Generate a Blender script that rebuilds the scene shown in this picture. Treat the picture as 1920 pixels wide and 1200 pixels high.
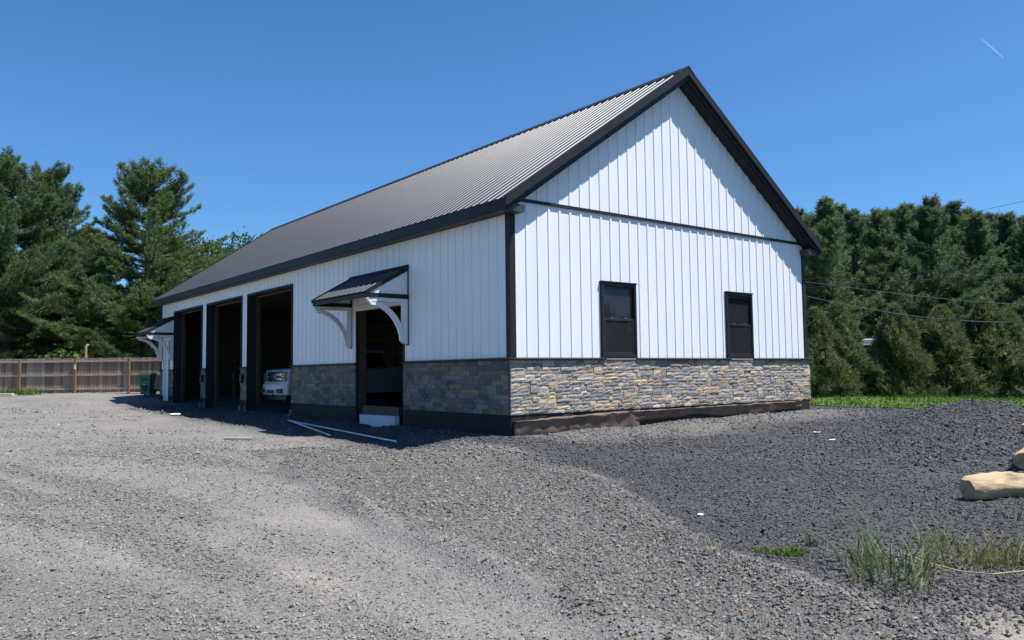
import bpy, bmesh, math, random
import numpy as np
from mathutils import Matrix, Vector

for o in list(bpy.data.objects):
    bpy.data.objects.remove(o)
SC = bpy.context.scene
COL = SC.collection
R = math.radians
rng = np.random.default_rng(7)
random.seed(7)

# ------------------------------------------------------------------ camera, sky, sun, exposure
CAM = np.array([-9.5245, -12.1740, 1.1761])
yaw, pitch, roll = R(51.864), R(3.7415), R(-0.6945)
fw = np.array([math.cos(yaw) * math.cos(pitch), math.sin(yaw) * math.cos(pitch), math.sin(pitch)])
rt = np.array([math.sin(yaw), -math.cos(yaw), 0.0])
up = np.cross(rt, fw)
r2 = math.cos(roll) * rt + math.sin(roll) * up
u2 = -math.sin(roll) * rt + math.cos(roll) * up
cd = bpy.data.cameras.new('camera')
cam = bpy.data.objects.new('camera', cd)
COL.objects.link(cam)
cd.sensor_width = 36.0
cd.lens = 1495.93 / 1920 * 36
cd.clip_start = 0.1
cd.clip_end = 20000
cam.matrix_world = Matrix(((r2[0], u2[0], -fw[0], CAM[0]), (r2[1], u2[1], -fw[1], CAM[1]), (r2[2], u2[2], -fw[2], CAM[2]), (0, 0, 0, 1)))
SC.camera = cam

SUN_TO = Vector((0.29, -0.36, 1.0)).normalized()
world = bpy.data.worlds.new('World')
SC.world = world
world.use_nodes = True
wn = world.node_tree
bg = wn.nodes['Background']
sky = wn.nodes.new('ShaderNodeTexSky')
sky.sky_type = 'NISHITA'
sky.sun_disc = False
sky.sun_elevation = math.asin(SUN_TO.z)
sky.sun_rotation = math.atan2(SUN_TO.x, SUN_TO.y)
sky.altitude = 300
sky.air_density = 1.0
sky.dust_density = 0.4
sky.ozone_density = 3.0
wb = wn.nodes.new('ShaderNodeMix')            # camera white balance: one even tint over the whole sky
wb.data_type = 'RGBA'; wb.blend_type = 'MULTIPLY'; wb.inputs[0].default_value = 1.0
wb.inputs[7].default_value = (0.50, 0.84, 1.14, 1)
wn.links.new(sky.outputs[0], wb.inputs[6])
wn.links.new(wb.outputs[2], bg.inputs[0])
bg.inputs[1].default_value = 0.087

sl = bpy.data.lights.new('sun', 'SUN')
sl.energy = 5.0
sl.angle = R(0.53)
sl.color = (1.0, 0.965, 0.915)
sun = bpy.data.objects.new('sun', sl)
COL.objects.link(sun)
sun.rotation_euler = (-SUN_TO).to_track_quat('-Z', 'Y').to_euler()
sun.location = (0, 0, 40)

SC.view_settings.view_transform = 'Standard'
SC.view_settings.look = 'None'
SC.view_settings.exposure = 0.62
SC.view_settings.gamma = 1.0
SC.view_settings.use_curve_mapping = False

# ------------------------------------------------------------------ helpers
def proj(P):
    X = np.asarray(P, float) - CAM
    d = X @ fw
    return 960 + 1495.93 * (X @ r2) / d, 600 - 1495.93 * (X @ u2) / d, d

def link(name, me, parent=None, loc=None):
    o = bpy.data.objects.new(name, me)
    COL.objects.link(o)
    if parent is not None:
        o.parent = parent
    if loc is not None:
        o.location = loc
    return o

def tag(o, label=None, cat=None, group=None, kind=None):
    if label: o['label'] = label
    if cat: o['category'] = cat
    if group: o['group'] = group
    if kind: o['kind'] = kind
    return o

def thing(name, label, cat, loc=(0, 0, 0), rz=0.0, group=None):
    o = bpy.data.objects.new(name, None)
    COL.objects.link(o)
    o.location = loc
    o.rotation_euler = (0, 0, rz)
    o.empty_display_size = 0.2
    return tag(o, label, cat, group)

def np_mesh(name, V, F, mat=None, col=None, smooth=False):
    """V (n,3), F (m,k) uniform polygons."""
    V = np.ascontiguousarray(V, np.float32)
    F = np.ascontiguousarray(F, np.int32)
    me = bpy.data.meshes.new(name)
    m, k = F.shape
    me.vertices.add(len(V))
    me.vertices.foreach_set('co', V.ravel())
    me.loops.add(m * k)
    me.loops.foreach_set('vertex_index', F.ravel())
    me.polygons.add(m)
    me.polygons.foreach_set('loop_start', np.arange(0, m * k, k, dtype=np.int32))
    me.polygons.foreach_set('use_smooth', np.full(m, bool(smooth)))
    if col is not None:
        c = np.ones((len(V), 4), np.float32)
        c[:, :3] = col
        a = me.color_attributes.new('Col', 'FLOAT_COLOR', 'POINT')
        a.data.foreach_set('color', c.ravel())
    me.update(calc_edges=True)
    if mat:
        me.materials.append(mat)
    return me

class MB:
    """collects shapes that form ONE mesh"""
    def __init__(s):
        s.v = []; s.f = []
    def add(s, vs, fs):
        b = len(s.v)
        s.v += [tuple(map(float, p)) for p in vs]
        s.f += [tuple(i + b for i in f) for f in fs]
        return s
    def box(s, x0, x1, y0, y1, z0, z1):
        return s.add([(x0, y0, z0), (x1, y0, z0), (x1, y1, z0), (x0, y1, z0), (x0, y0, z1), (x1, y0, z1), (x1, y1, z1), (x0, y1, z1)],
                     [(0, 3, 2, 1), (4, 5, 6, 7), (0, 1, 5, 4), (1, 2, 6, 5), (2, 3, 7, 6), (3, 0, 4, 7)])
    def prism(s, poly, axis, a, b):
        """poly: 2D points (in the two other axes, in xyz order), extruded along axis from a to b"""
        n = len(poly)
        def P(p, t):
            q = list(p); q.insert(axis, t); return q
        vs = [P(p, a) for p in poly] + [P(p, b) for p in poly]
        fs = [tuple(range(n))[::-1], tuple(range(n, 2 * n))] + [(i, (i + 1) % n, n + (i + 1) % n, n + i) for i in range(n)]
        return s.add(vs, fs)
    def tube(s, pts, rad, n=8, cap=True):
        pts = [Vector(p) for p in pts]
        if not isinstance(rad, (list, tuple, np.ndarray)):
            rad = [rad] * len(pts)
        rings = []
        for i, p in enumerate(pts):
            t = (pts[min(i + 1, len(pts) - 1)] - pts[max(i - 1, 0)]).normalized()
            a = t.orthogonal().normalized() if i == 0 else (pa - t * pa.dot(t)).normalized()
            pa = a
            b = t.cross(a)
            rings.append([p + (a * math.cos(2 * math.pi * k / n) + b * math.sin(2 * math.pi * k / n)) * rad[i] for k in range(n)])
        vs = [q for r in rings for q in r]
        fs = []
        for i in range(len(pts) - 1):
            for k in range(n):
                fs.append((i * n + k, i * n + (k + 1) % n, (i + 1) * n + (k + 1) % n, (i + 1) * n + k))
        if cap:
            fs += [tuple(range(n))[::-1], tuple(range((len(pts) - 1) * n, len(pts) * n))]
        return s.add(vs, fs)
    def build(s, name, mat, parent=None, bevel=0.0, seg=1, smooth=False, loc=None):
        me = bpy.data.meshes.new(name)
        me.from_pydata(s.v, [], s.f)
        bm = bmesh.new(); bm.from_mesh(me)
        bmesh.ops.recalc_face_normals(bm, faces=bm.faces)
        bm.to_mesh(me); bm.free()
        if smooth:
            me.polygons.foreach_set('use_smooth', np.ones(len(me.polygons), bool))
        me.materials.append(mat)
        o = link(name, me, parent, loc)
        if bevel:
            m = o.modifiers.new('bevel', 'BEVEL'); m.width = bevel; m.segments = seg; m.limit_method = 'ANGLE'; m.angle_limit = R(35)
        return o

# numpy value noise ------------------------------------------------
_perm = np.random.default_rng(3).random((256, 256))
def vnoise(x, y):
    xi = np.floor(x).astype(int); yi = np.floor(y).astype(int)
    fx = x - xi; fy = y - yi
    fx = fx * fx * (3 - 2 * fx); fy = fy * fy * (3 - 2 * fy)
    a = _perm[xi & 255, yi & 255]; b = _perm[(xi + 1) & 255, yi & 255]
    c = _perm[xi & 255, (yi + 1) & 255]; d = _perm[(xi + 1) & 255, (yi + 1) & 255]
    return (a * (1 - fx) + b * fx) * (1 - fy) + (c * (1 - fx) + d * fx) * fy - 0.5
def fbm(x, y, sc, oct=3):
    r = 0; am = 1
    for k in range(oct):
        r = r + am * vnoise(x * sc + 17.3 * k, y * sc + 9.1 * k); sc *= 2.03; am *= 0.5
    return r
def sstep(a, b, x):
    t = np.clip((x - a) / (b - a), 0, 1)
    return t * t * (3 - 2 * t)

# ------------------------------------------------------------------ materials
def new_mat(name):
    m = bpy.data.materials.new(name)
    m.use_nodes = True
    nt = m.node_tree
    return m, nt, nt.nodes['Principled BSDF']

def mat(name, col, rough=0.6, var=0.15, scale=3.0, bump=0.0, bscale=40.0, metal=0.0, spec=0.5, stretch=(1, 1, 1), dirt=None, attr=False):
    """procedural: noise-varied base colour (+ optional second colour blotches) and fine relief"""
    m, nt, b = new_mat(name)
    N = nt.nodes; L = nt.links
    tc = N.new('ShaderNodeTexCoord')
    mp = N.new('ShaderNodeMapping'); mp.inputs['Scale'].default_value = stretch
    L.new(tc.outputs['Object'], mp.inputs[0])
    n = N.new('ShaderNodeTexNoise'); n.inputs['Scale'].default_value = scale; n.inputs['Detail'].default_value = 6
    L.new(mp.outputs[0], n.inputs['Vector'])
    mr = N.new('ShaderNodeMapRange'); mr.inputs[1].default_value = 0.3; mr.inputs[2].default_value = 0.7
    mr.inputs[3].default_value = 1 - var; mr.inputs[4].default_value = 1 + var
    L.new(n.outputs[0], mr.inputs[0])
    mul = N.new('ShaderNodeMix'); mul.data_type = 'RGBA'; mul.blend_type = 'MULTIPLY'; mul.inputs[0].default_value = 1
    if attr:
        at = N.new('ShaderNodeAttribute'); at.attribute_name = 'Col'
        L.new(at.outputs['Color'], mul.inputs[6])
    else:
        mul.inputs[6].default_value = (*col, 1)
    L.new(mr.outputs[0], mul.inputs[7])
    out = mul.outputs[2]
    if dirt:
        n2 = N.new('ShaderNodeTexNoise'); n2.inputs['Scale'].default_value = dirt[1]; n2.inputs['Detail'].default_value = 8
        L.new(mp.outputs[0], n2.inputs['Vector'])
        mr2 = N.new('ShaderNodeMapRange'); mr2.inputs[1].default_value = dirt[2]; mr2.inputs[2].default_value = dirt[2] + 0.12
        L.new(n2.outputs[0], mr2.inputs[0])
        mx = N.new('ShaderNodeMix'); mx.data_type = 'RGBA'
        L.new(mr2.outputs[0], mx.inputs[0]); L.new(out, mx.inputs[6]); mx.inputs[7].default_value = (*dirt[0], 1)
        out = mx.outputs[2]
    L.new(out, b.inputs['Base Color'])
    b.inputs['Roughness'].default_value = rough
    b.inputs['Metallic'].default_value = metal
    b.inputs['Specular IOR Level'].default_value = spec
    if bump:
        n3 = N.new('ShaderNodeTexNoise'); n3.inputs['Scale'].default_value = bscale; n3.inputs['Detail'].default_value = 6
        L.new(mp.outputs[0], n3.inputs['Vector'])
        bp = N.new('ShaderNodeBump'); bp.inputs['Strength'].default_value = bump; bp.inputs['Distance'].default_value = 0.02
        L.new(n3.outputs[0], bp.inputs['Height']); L.new(bp.outputs[0], b.inputs['Normal'])
    return m

def foliage_mat(name, c, trans=0.25):
    m, nt, b = new_mat(name)
    N = nt.nodes; L = nt.links
    at = N.new('ShaderNodeAttribute'); at.attribute_name = 'Col'
    mul = N.new('ShaderNodeMix'); mul.data_type = 'RGBA'; mul.blend_type = 'MULTIPLY'; mul.inputs[0].default_value = 1
    L.new(at.outputs['Color'], mul.inputs[6]); mul.inputs[7].default_value = (*c, 1)
    L.new(mul.outputs[2], b.inputs['Base Color'])
    b.inputs['Roughness'].default_value = 0.55
    b.inputs['Specular IOR Level'].default_value = 0.25
    tr = N.new('ShaderNodeBsdfTranslucent'); L.new(mul.outputs[2], tr.inputs[0])
    mx = N.new('ShaderNodeMixShader'); mx.inputs[0].default_value = trans
    out = [n for n in N if n.type == 'OUTPUT_MATERIAL'][0]
    L.new(b.outputs[0], mx.inputs[1]); L.new(tr.outputs[0], mx.inputs[2]); L.new(mx.outputs[0], out.inputs[0])
    return m

M = {}
M['siding'] = mat('white_steel_siding', (0.82, 0.82, 0.82), 0.45, 0.03, 1.3, 0.16, 3.2, spec=0.35, stretch=(1.6, 1.6, 0.45))
M['white'] = mat('white_vinyl', (0.78, 0.78, 0.77), 0.45, 0.04, 4)
M['black'] = mat('charcoal_steel_trim', (0.024, 0.022, 0.023), 0.5, 0.15, 2.0, 0.05, 6, spec=0.22)
M['roof'] = mat('charcoal_roof_steel', (0.029, 0.033, 0.042), 0.42, 0.12, 1.2, 0.04, 3, spec=0.42)
M['stone'] = mat('ledgestone', (1, 1, 1), 0.85, 0.28, 22, 0.8, 55, attr=True)
M['mortar'] = mat('grey_mortar', (0.13, 0.125, 0.12), 0.95, 0.2, 9, 0.5, 60)
M['skirt'] = mat('treated_skirt_board', (0.013, 0.011, 0.010), 0.8, 0.3, 3, 0.3, 20, stretch=(1, 1, 6))
M['timber'] = mat('framing_timber', (0.085, 0.056, 0.032), 0.8, 0.25, 2, 0.3, 18, stretch=(5, 5, 0.6))
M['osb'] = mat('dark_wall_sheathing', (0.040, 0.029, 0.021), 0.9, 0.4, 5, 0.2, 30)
M['felt'] = mat('brown_foundation_membrane', (0.135, 0.092, 0.070), 0.75, 0.3, 3, 0.5, 14, dirt=((0.15, 0.11, 0.088), 6, 0.60))
M['foam'] = mat('white_foam_board', (0.55, 0.58, 0.62), 0.8, 0.08, 8, 0.3, 30)
M['pipe'] = mat('white_pvc', (0.75, 0.76, 0.76), 0.4, 0.06, 6)
M['fence'] = mat('weathered_fence_board', (1, 1, 1), 0.9, 0.38, 2.2, 0.5, 14, stretch=(7, 7, 0.55), attr=True)
M['rail'] = mat('grey_fence_rail', (0.40, 0.345, 0.31), 0.9, 0.25, 2, 0.4, 12, stretch=(1, 1, 5))
M['post'] = mat('brown_fence_post', (0.21, 0.125, 0.080), 0.9, 0.3, 2, 0.4, 14, stretch=(6, 6, 0.6))
M['bark'] = mat('pine_bark', (0.055, 0.042, 0.034), 0.95, 0.4, 4, 0.8, 12, stretch=(1, 1, 0.35))
M['pine'] = foliage_mat('pine_needles', (1, 1, 1), 0.42)
M['leaf'] = foliage_mat('leaves', (1, 1, 1), 0.3)
M['grassblade'] = foliage_mat('grass_blades', (1, 1, 1), 0.35)
M['chip'] = mat('gravel_chip', (1, 1, 1), 0.85, 0.12, 30, 0.3, 90, attr=True)
M['boulder'] = mat('tan_sandstone', (0.50, 0.41, 0.29), 0.85, 0.25, 5, 0.9, 14, dirt=((0.25, 0.155, 0.09), 4.5, 0.58))
M['bin'] = mat('green_bin_plastic', (0.012, 0.15, 0.112), 0.45, 0.15, 5)
M['binlid'] = mat('yellow_bin_lid', (0.60, 0.42, 0.07), 0.5, 0.1, 6)
M['rubber'] = mat('black_rubber', (0.015, 0.015, 0.016), 0.8, 0.2, 20)
M['paint'] = mat('white_truck_paint', (0.50, 0.52, 0.55), 0.25, 0.02, 3)
M['chrome'] = mat('chrome', (0.75, 0.76, 0.78), 0.12, 0.03, 5, metal=1.0)
M['darkplastic'] = mat('dark_plastic', (0.012, 0.012, 0.013), 0.5, 0.1, 10)
M['lamp'] = mat('headlight_lens', (0.20, 0.21, 0.22), 0.12, 0.3, 14, metal=0.5)
M['emblem'] = mat('blue_emblem', (0.01, 0.03, 0.14), 0.3, 0.05, 10)
M['wire'] = mat('dark_cable', (0.02, 0.02, 0.022), 0.6, 0.1, 1)
M['wirelight'] = mat('grey_aluminium_cable', (0.105, 0.108, 0.11), 0.5, 0.1, 1)
M['paper'] = mat('white_paper', (0.75, 0.75, 0.73), 0.8, 0.08, 9)
M['graywood'] = mat('grey_scrap_wood', (0.26, 0.24, 0.22), 0.9, 0.25, 3, 0.4, 20, stretch=(1, 6, 6))
M['straw'] = mat('dry_straw', (0.36, 0.29, 0.16), 0.8, 0.2, 9)
M['tanwood'] = mat('tan_peeled_wood', (0.40, 0.24, 0.10), 0.8, 0.25, 3, 0.4, 12, stretch=(5, 5, 0.7))
M['housewall'] = mat('pale_blue_house_siding', (0.42, 0.47, 0.55), 0.7, 0.06, 1)
M['houseroof'] = mat('grey_shingle', (0.11, 0.115, 0.13), 0.9, 0.2, 3)

def glass_mat(name, tint, refl=1.45, dust=0.0):
    m, nt, b = new_mat(name)
    N = nt.nodes; L = nt.links
    N.remove(b)
    tr = N.new('ShaderNodeBsdfTransparent'); tr.inputs[0].default_value = (*tint, 1)
    gl = N.new('ShaderNodeBsdfGlossy'); gl.inputs['Roughness'].default_value = 0.03
    nz = N.new('ShaderNodeTexNoise'); nz.inputs['Scale'].default_value = 1.2
    bp = N.new('ShaderNodeBump'); bp.inputs['Strength'].default_value = 0.03; bp.inputs['Distance'].default_value = 0.05
    L.new(nz.outputs[0], bp.inputs['Height']); L.new(bp.outputs[0], gl.inputs['Normal'])
    fr = N.new('ShaderNodeFresnel'); fr.inputs[0].default_value = refl
    mx = N.new('ShaderNodeMixShader')
    out = [n for n in N if n.type == 'OUTPUT_MATERIAL'][0]
    du = N.new('ShaderNodeBsdfDiffuse'); du.inputs[0].default_value = (.22, .22, .24, 1)      # fine dust on the pane
    dm = N.new('ShaderNodeMixShader'); dm.inputs[0].default_value = dust
    L.new(tr.outputs[0], dm.inputs[1]); L.new(du.outputs[0], dm.inputs[2])
    L.new(fr.outputs[0], mx.inputs[0]); L.new(dm.outputs[0], mx.inputs[1]); L.new(gl.outputs[0], mx.inputs[2]); L.new(mx.outputs[0], out.inputs[0])
    return m
M['glass'] = glass_mat('window_glass', (0.86, 0.87, 0.88), 1.42, 0.11)
M['carglass'] = glass_mat('car_glass', (0.12, 0.13, 0.13))

# ------------------------------------------------------------------ ground
W, LN = 10.2365, 24.959
ZC = 1.45                                   # top of the stone wainscot
ZS = 0.346                                  # bottom of the stone
CTRL = np.array([
 (-9.5, -12.2, -.37), (-7.5, -9, -.37), (-6, -9, -.37), (-3.5, -7.5, -.36), (-3, -3, -.33), (-1.75, 1.4, -.31), (-1.74, 6, -.28), (-1.72, 12, -.22), (-1.7, 17, -.13),
 (-1.68, 22, -.08), (-1.7, 26.5, -.04), (0, .3, -.05), (0, 2, -.02), (0, 4, -.0), (0, 7, .02), (0, 10, .03), (0, 14, .02), (0, 17, .02), (0, 21, .03), (0, 25, .12), (-.5, -.4, -.05), (2, -.4, .0), (5, -.4, .03), (7.5, -.4, .06),
 (10.2, -.4, .07), (12.4, 1, .02), (11.6, -4.7, -.05), (-5.4, 31.4, .5), (-2.5, 29.2, .48), (-.6, 27.6, .48), (.8, 26.6, .5), (-9, 34.6, .5), (-8, 21, .12),
 (-8, 6, -.3), (-12, -4, -.4), (-15, 15, -.05), (18.8, 5, .12), (21.7, 2.9, .03), (25, 0, -.1), (8, -7, -.2), (3, -4, -.27), (0, -8, -.35), (6, -10, -.35),
 (15, -8, -.2), (5, 5, .0), (5, 15, .0), (5, 22, .05), (3, -2, -.16), (7, -2.5, -.1), (-14, 30, .45), (0, -14, -.4), (-16, -16, -.4), (-1.72, 10.06, -.23), (-1.73, 8.05, -.27), (-1.72, 4.31, -.25), (-1.73, 2.79, -.27), (-1.7, 14.5, -.19), (-1.68, 19.3, -.11), (-2.6, 10, -.28), (-2.6, 7, -.31), (-2.6, 13.5, -.22), (-1.0, 9, -.13), (-1.0, 5, -.14), (-1.0, 13, -.09), (30, 15, .3), (40, -5, 0), (15, 25, .4), (-30, 10, 0)])
RUT = np.array([(-4.6, .6), (-4.89, -1.28), (-5.5, -4.15), (-5.78, -5.72), (-5.91, -7.18), (-5.98, -7.85), (-6.03, -8.68), (-6.1, -10.5)])
BERM = np.array([(-1.6, 1.3), (-1.55, -.6), (-1.6, -2.07), (-2.28, -4.41), (-3.1, -5.94), (-3.75, -7.1), (-4.25, -7.93), (-4.4, -8.57), (-4.6, -9.2), (-4.95, -10.2), (-5.3, -12)])

def seg_dist(x, y, P):
    """signed distance to polyline (positive on the camera's right / east side) """
    best = np.full(x.shape, 1e9); sgn = np.ones(x.shape)
    for (ax, ay), (bx, by) in zip(P[:-1], P[1:]):
        dx, dy = bx - ax, by - ay
        t = np.clip(((x - ax) * dx + (y - ay) * dy) / (dx * dx + dy * dy), 0, 1)
        px, py = ax + t * dx - x, ay + t * dy - y
        d = np.hypot(px, py)
        c = dx * (y - ay) - dy * (x - ax)
        m = d < best
        best = np.where(m, d, best); sgn = np.where(m, np.sign(c), sgn)
    return best * sgn

def base_h(x, y):
    num = 0; den = 0
    for cx, cy, cz in CTRL:
        w = 1.0 / (((x - cx) ** 2 + (y - cy) ** 2) + 0.35) ** 1.6
        num = num + w * cz; den = den + w
    z = num / den
    far = sstep(45, 80, np.hypot(x - 3, y - 5))
    z = z * (1 - far)
    # land rises behind the fence
    s = 0.62 * x + 0.784 * y - 21.6
    t = 0.784 * x - 0.62 * y
    rise = np.where(s > 0, 0.47 * (1 - np.exp(-s / 12)) * far + 5.2 * sstep(0, 110, s) * 1.0 + 0.018 * np.minimum(s, 60), 0)
    return z + rise * (1 - sstep(-12, 12, t - 2))

MOUNDS = [(9.1, -4.8, 2.5, 1.7, .44), (6.2, -5.4, 1.8, 1.2, .14), (12.2, -6.6, 2.4, 1.8, .16), (4.6, -6.2, 1.6, 1.0, .10)]
def in_barn(x, y, e=0.0):
    return (x > -e) & (x < W + e) & (y > -e) & (y < LN + e)

def yard0(x, y):
    return sstep(1.6, 3.4, -x) * (1 - sstep(-1, 4, seg_dist(x, y, BERM) + 1.0))
def ground_h(x, y, fine=True):
    x = np.asarray(x, float); y = np.asarray(y, float)
    z = base_h(x, y)
    near = 1 - sstep(28, 40, np.hypot(x - CAM[0], y - CAM[1]))
    out = 1 - in_barn(x, y, .05) * 1.0
    dr = seg_dist(x, y, RUT)
    wob = 1 + 0.9 * fbm(x, y, 0.9, 2)
    tr = near * yard0(x, y)
    z = z + tr * .028 * fbm(x * 2.6 + y * .35, y * .30, .8, 3)
    z = z + near * 0.115 * sstep(-.13, .13, dr) * np.exp(-(np.maximum(dr, 0) / .34) ** 2) * wob - near * .035 * np.exp(-((dr + .22) / .18) ** 2)
    db = seg_dist(x, y, BERM)
    z = z + near * out * (1 - sstep(-2.6, -.6, y)) * (0.10 * np.exp(-((db + .05) / .28) ** 2) * wob - 0.04 * sstep(0.1, 0.7, db) * (1 - sstep(1.2, 3.0, db)))
    for mx, my, sx, sy, h in MOUNDS:
        q = ((x - mx) / sx) ** 2 + ((y - my) / sy) ** 2
        z = z + h * np.exp(-q ** 1.35 * 1.2) * (1 + .5 * fbm(x, y, 1.1, 2))
    yard = sstep(.8, 3.0, np.maximum(np.maximum(-x, x - W), np.maximum(-y, y - LN)) - .6)
    z = z + near * out * (0.05 * yard * fbm(x, y, .35, 2) + (.012 + .023 * yard) * fbm(x, y, 1.4, 3))
    if fine:
        z = z + near * out * (0.012 * fbm(x, y, 5.5, 3))
    # gravel dips and heaps right beside the wall
    return z

def axis(lo, hi, step, far, grow=1.18):
    a = list(np.arange(lo, hi, step)); d = step
    x = a[-1]
    while x < far:
        d *= grow; x += d; a.append(x)
    d = step; x = lo
    pre = []
    while x > -far:
        d *= grow; x -= d; pre.append(x)
    return np.array(pre[::-1] + a)
gx = axis(-10.5, 13.0, 0.085, 900)
gy = axis(-11.5, 4.0, 0.085, 900)
GX, GY = np.meshgrid(gx, gy, indexing='ij')
GZ = ground_h(GX, GY)
nx, ny = GX.shape
idx = np.arange(nx * ny).reshape(nx, ny)
F = np.stack([idx[:-1, :-1], idx[1:, :-1], idx[1:, 1:], idx[:-1, 1:]], -1).reshape(-1, 4)
def dark_zone(x, y):
    db = seg_dist(x, y, BERM)
    n = fbm(x, y, .8, 3)
    d = sstep(-.15, .75, db + .5 * n)
    d = d * (1 - .55 * sstep(.2, 1.6, y + 2.6 + .6 * n) * sstep(-.5, 1, x) * (1 - sstep(9.5, 12, x)))   # packed finer strip beside the gable
    s = sstep(-2.6, -1.3, x) * sstep(-.5, .5, y) * (1 - sstep(20, 27, y))  # ground colour darkened along the long wall to deepen the barn's shadow
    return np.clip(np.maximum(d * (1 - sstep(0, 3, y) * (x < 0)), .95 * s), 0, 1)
def mid_zone(x, y):
    dr = seg_dist(x, y, RUT) + .25 * fbm(x, y, 1.2, 2); db = seg_dist(x, y, BERM) + .25 * fbm(x, y, 1.1, 2)
    ln = .5 + .9 * fbm(x * 1.5 + y * .25, y * .28, .8, 3)          # lanes along the wheel tracks
    return np.clip(sstep(-.05, .25, dr) * (1 - sstep(-.1, .5, db)) * (y < 2.5) * .85 + .55 * sstep(.35, .8, ln) * (dr < 0) * (1 - sstep(1, 9, y)), 0, 1)
dk = dark_zone(GX, GY)
dirt = np.exp(-(((GX + 4.25) / .55) ** 2 + ((GY + 10.35) / .7) ** 2)) + .8 * np.exp(-(((GX + 7.0) / .25) ** 2 + ((GY + 6.4) / .5) ** 2)) + .35 * np.exp(-(((GX + 3.2) / .9) ** 2 + ((GY + 9.2) / .9) ** 2)) \
    + .5 * np.exp(-((0.62 * GX + 0.784 * GY - 21.2) / .5) ** 2)
mid_ = mid_zone(GX, GY)
green = sstep(0.3, 2.5, 0.62 * GX + 0.784 * GY - 21.6) * (GX < 12) + (np.hypot(GX, GY) > 60)
zc = np.stack([dk, np.clip(dirt, 0, 1), np.clip(green, 0, 1)], -1).reshape(-1, 3)

def ground_mat():
    m, nt, b = new_mat('gravel_ground')
    N = nt.nodes; L = nt.links
    at = N.new('ShaderNodeAttribute'); at.attribute_name = 'Col'
    sep = N.new('ShaderNodeSeparateColor'); L.new(at.outputs['Color'], sep.inputs[0])
    tc = N.new('ShaderNodeTexCoord')
    def noise(s, d=6, r=.6):
        n = N.new('ShaderNodeTexNoise'); n.inputs['Scale'].default_value = s; n.inputs['Detail'].default_value = d; n.inputs['Roughness'].default_value = r
        L.new(tc.outputs['Object'], n.inputs['Vector']); return n.outputs[0]
    def ramp(sock, pts):
        r = N.new('ShaderNodeValToRGB'); e = r.color_ramp.elements
        e[0].position, e[0].color = pts[0][0], (*pts[0][1], 1); e[1].position, e[1].color = pts[-1][0], (*pts[-1][1], 1)
        for p, c in pts[1:-1]:
            q = e.new(p); q.color = (*c, 1)
        L.new(sock, r.inputs[0]); return r.outputs[0]
    def mix(f, a, b_, mode='MIX', fac=None):
        x = N.new('ShaderNodeMix'); x.data_type = 'RGBA'; x.blend_type = mode
        if f is None: x.inputs[0].default_value = fac
        else: L.new(f, x.inputs[0])
        for s, k in ((a, 6), (b_, 7)):
            if isinstance(s, tuple): x.inputs[k].default_value = (*s, 1)
            else: L.new(s, x.inputs[k])
        return x.outputs[2]
    big = noise(.55, 5); mid = noise(7, 6); 
    vor = N.new('ShaderNodeTexVoronoi'); vor.inputs['Scale'].default_value = 55; L.new(tc.outputs['Object'], vor.inputs['Vector'])
    vs = N.new('ShaderNodeSeparateColor'); L.new(vor.outputs['Color'], vs.inputs[0])
    light = ramp(big, [(.3, (.165, .158, .150)), (.5, (.203, .191, .177)), (.72, (.245, .226, .203))])
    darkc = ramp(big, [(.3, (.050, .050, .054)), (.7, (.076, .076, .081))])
    grassc = ramp(mid, [(.3, (.060, .085, .022)), (.7, (.11, .135, .04))])
    speck = ramp(vs.outputs[0], [(0, (.62, .62, .63)), (.5, (.95, .95, .95)), (.95, (1.2, 1.2, 1.2)), (1, (1.5, 1.5, 1.5))])
    am = N.new('ShaderNodeAttribute'); am.attribute_name = 'mid'
    light = mix(am.outputs['Fac'], light, (.112, .105, .097))
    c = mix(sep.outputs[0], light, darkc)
    c = mix(sep.outputs[1], c, (.27, .238, .20))
    c = mix(None, c, speck, 'MULTIPLY', .8)
    c = mix(sep.outputs[2], c, grassc)
    L.new(c, b.inputs['Base Color'])
    b.inputs['Roughness'].default_value = .92; b.inputs['Specular IOR Level'].default_value = .25
    b1 = N.new('ShaderNodeBump'); b1.inputs['Strength'].default_value = .9; b1.inputs['Distance'].default_value = .010
    mth = N.new('ShaderNodeMath'); mth.operation = 'ADD'
    L.new(vor.outputs['Distance'], mth.inputs[0]); L.new(noise(26, 6), mth.inputs[1])
    L.new(mth.outputs[0], b1.inputs['Height']); L.new(b1.outputs[0], b.inputs['Normal'])
    return m
M['ground'] = ground_mat()
gme = np_mesh('ground', np.stack([GX, GY, GZ], -1).reshape(-1, 3), F, M['ground'], zc, True)
ga = gme.attributes.new('mid', 'FLOAT', 'POINT'); ga.data.foreach_set('value', mid_.ravel().astype(np.float32))
ground = link('ground', gme)
tag(ground, kind='structure')

def gh(x, y):
    return float(ground_h(np.array([x]), np.array([y]))[0])

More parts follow.
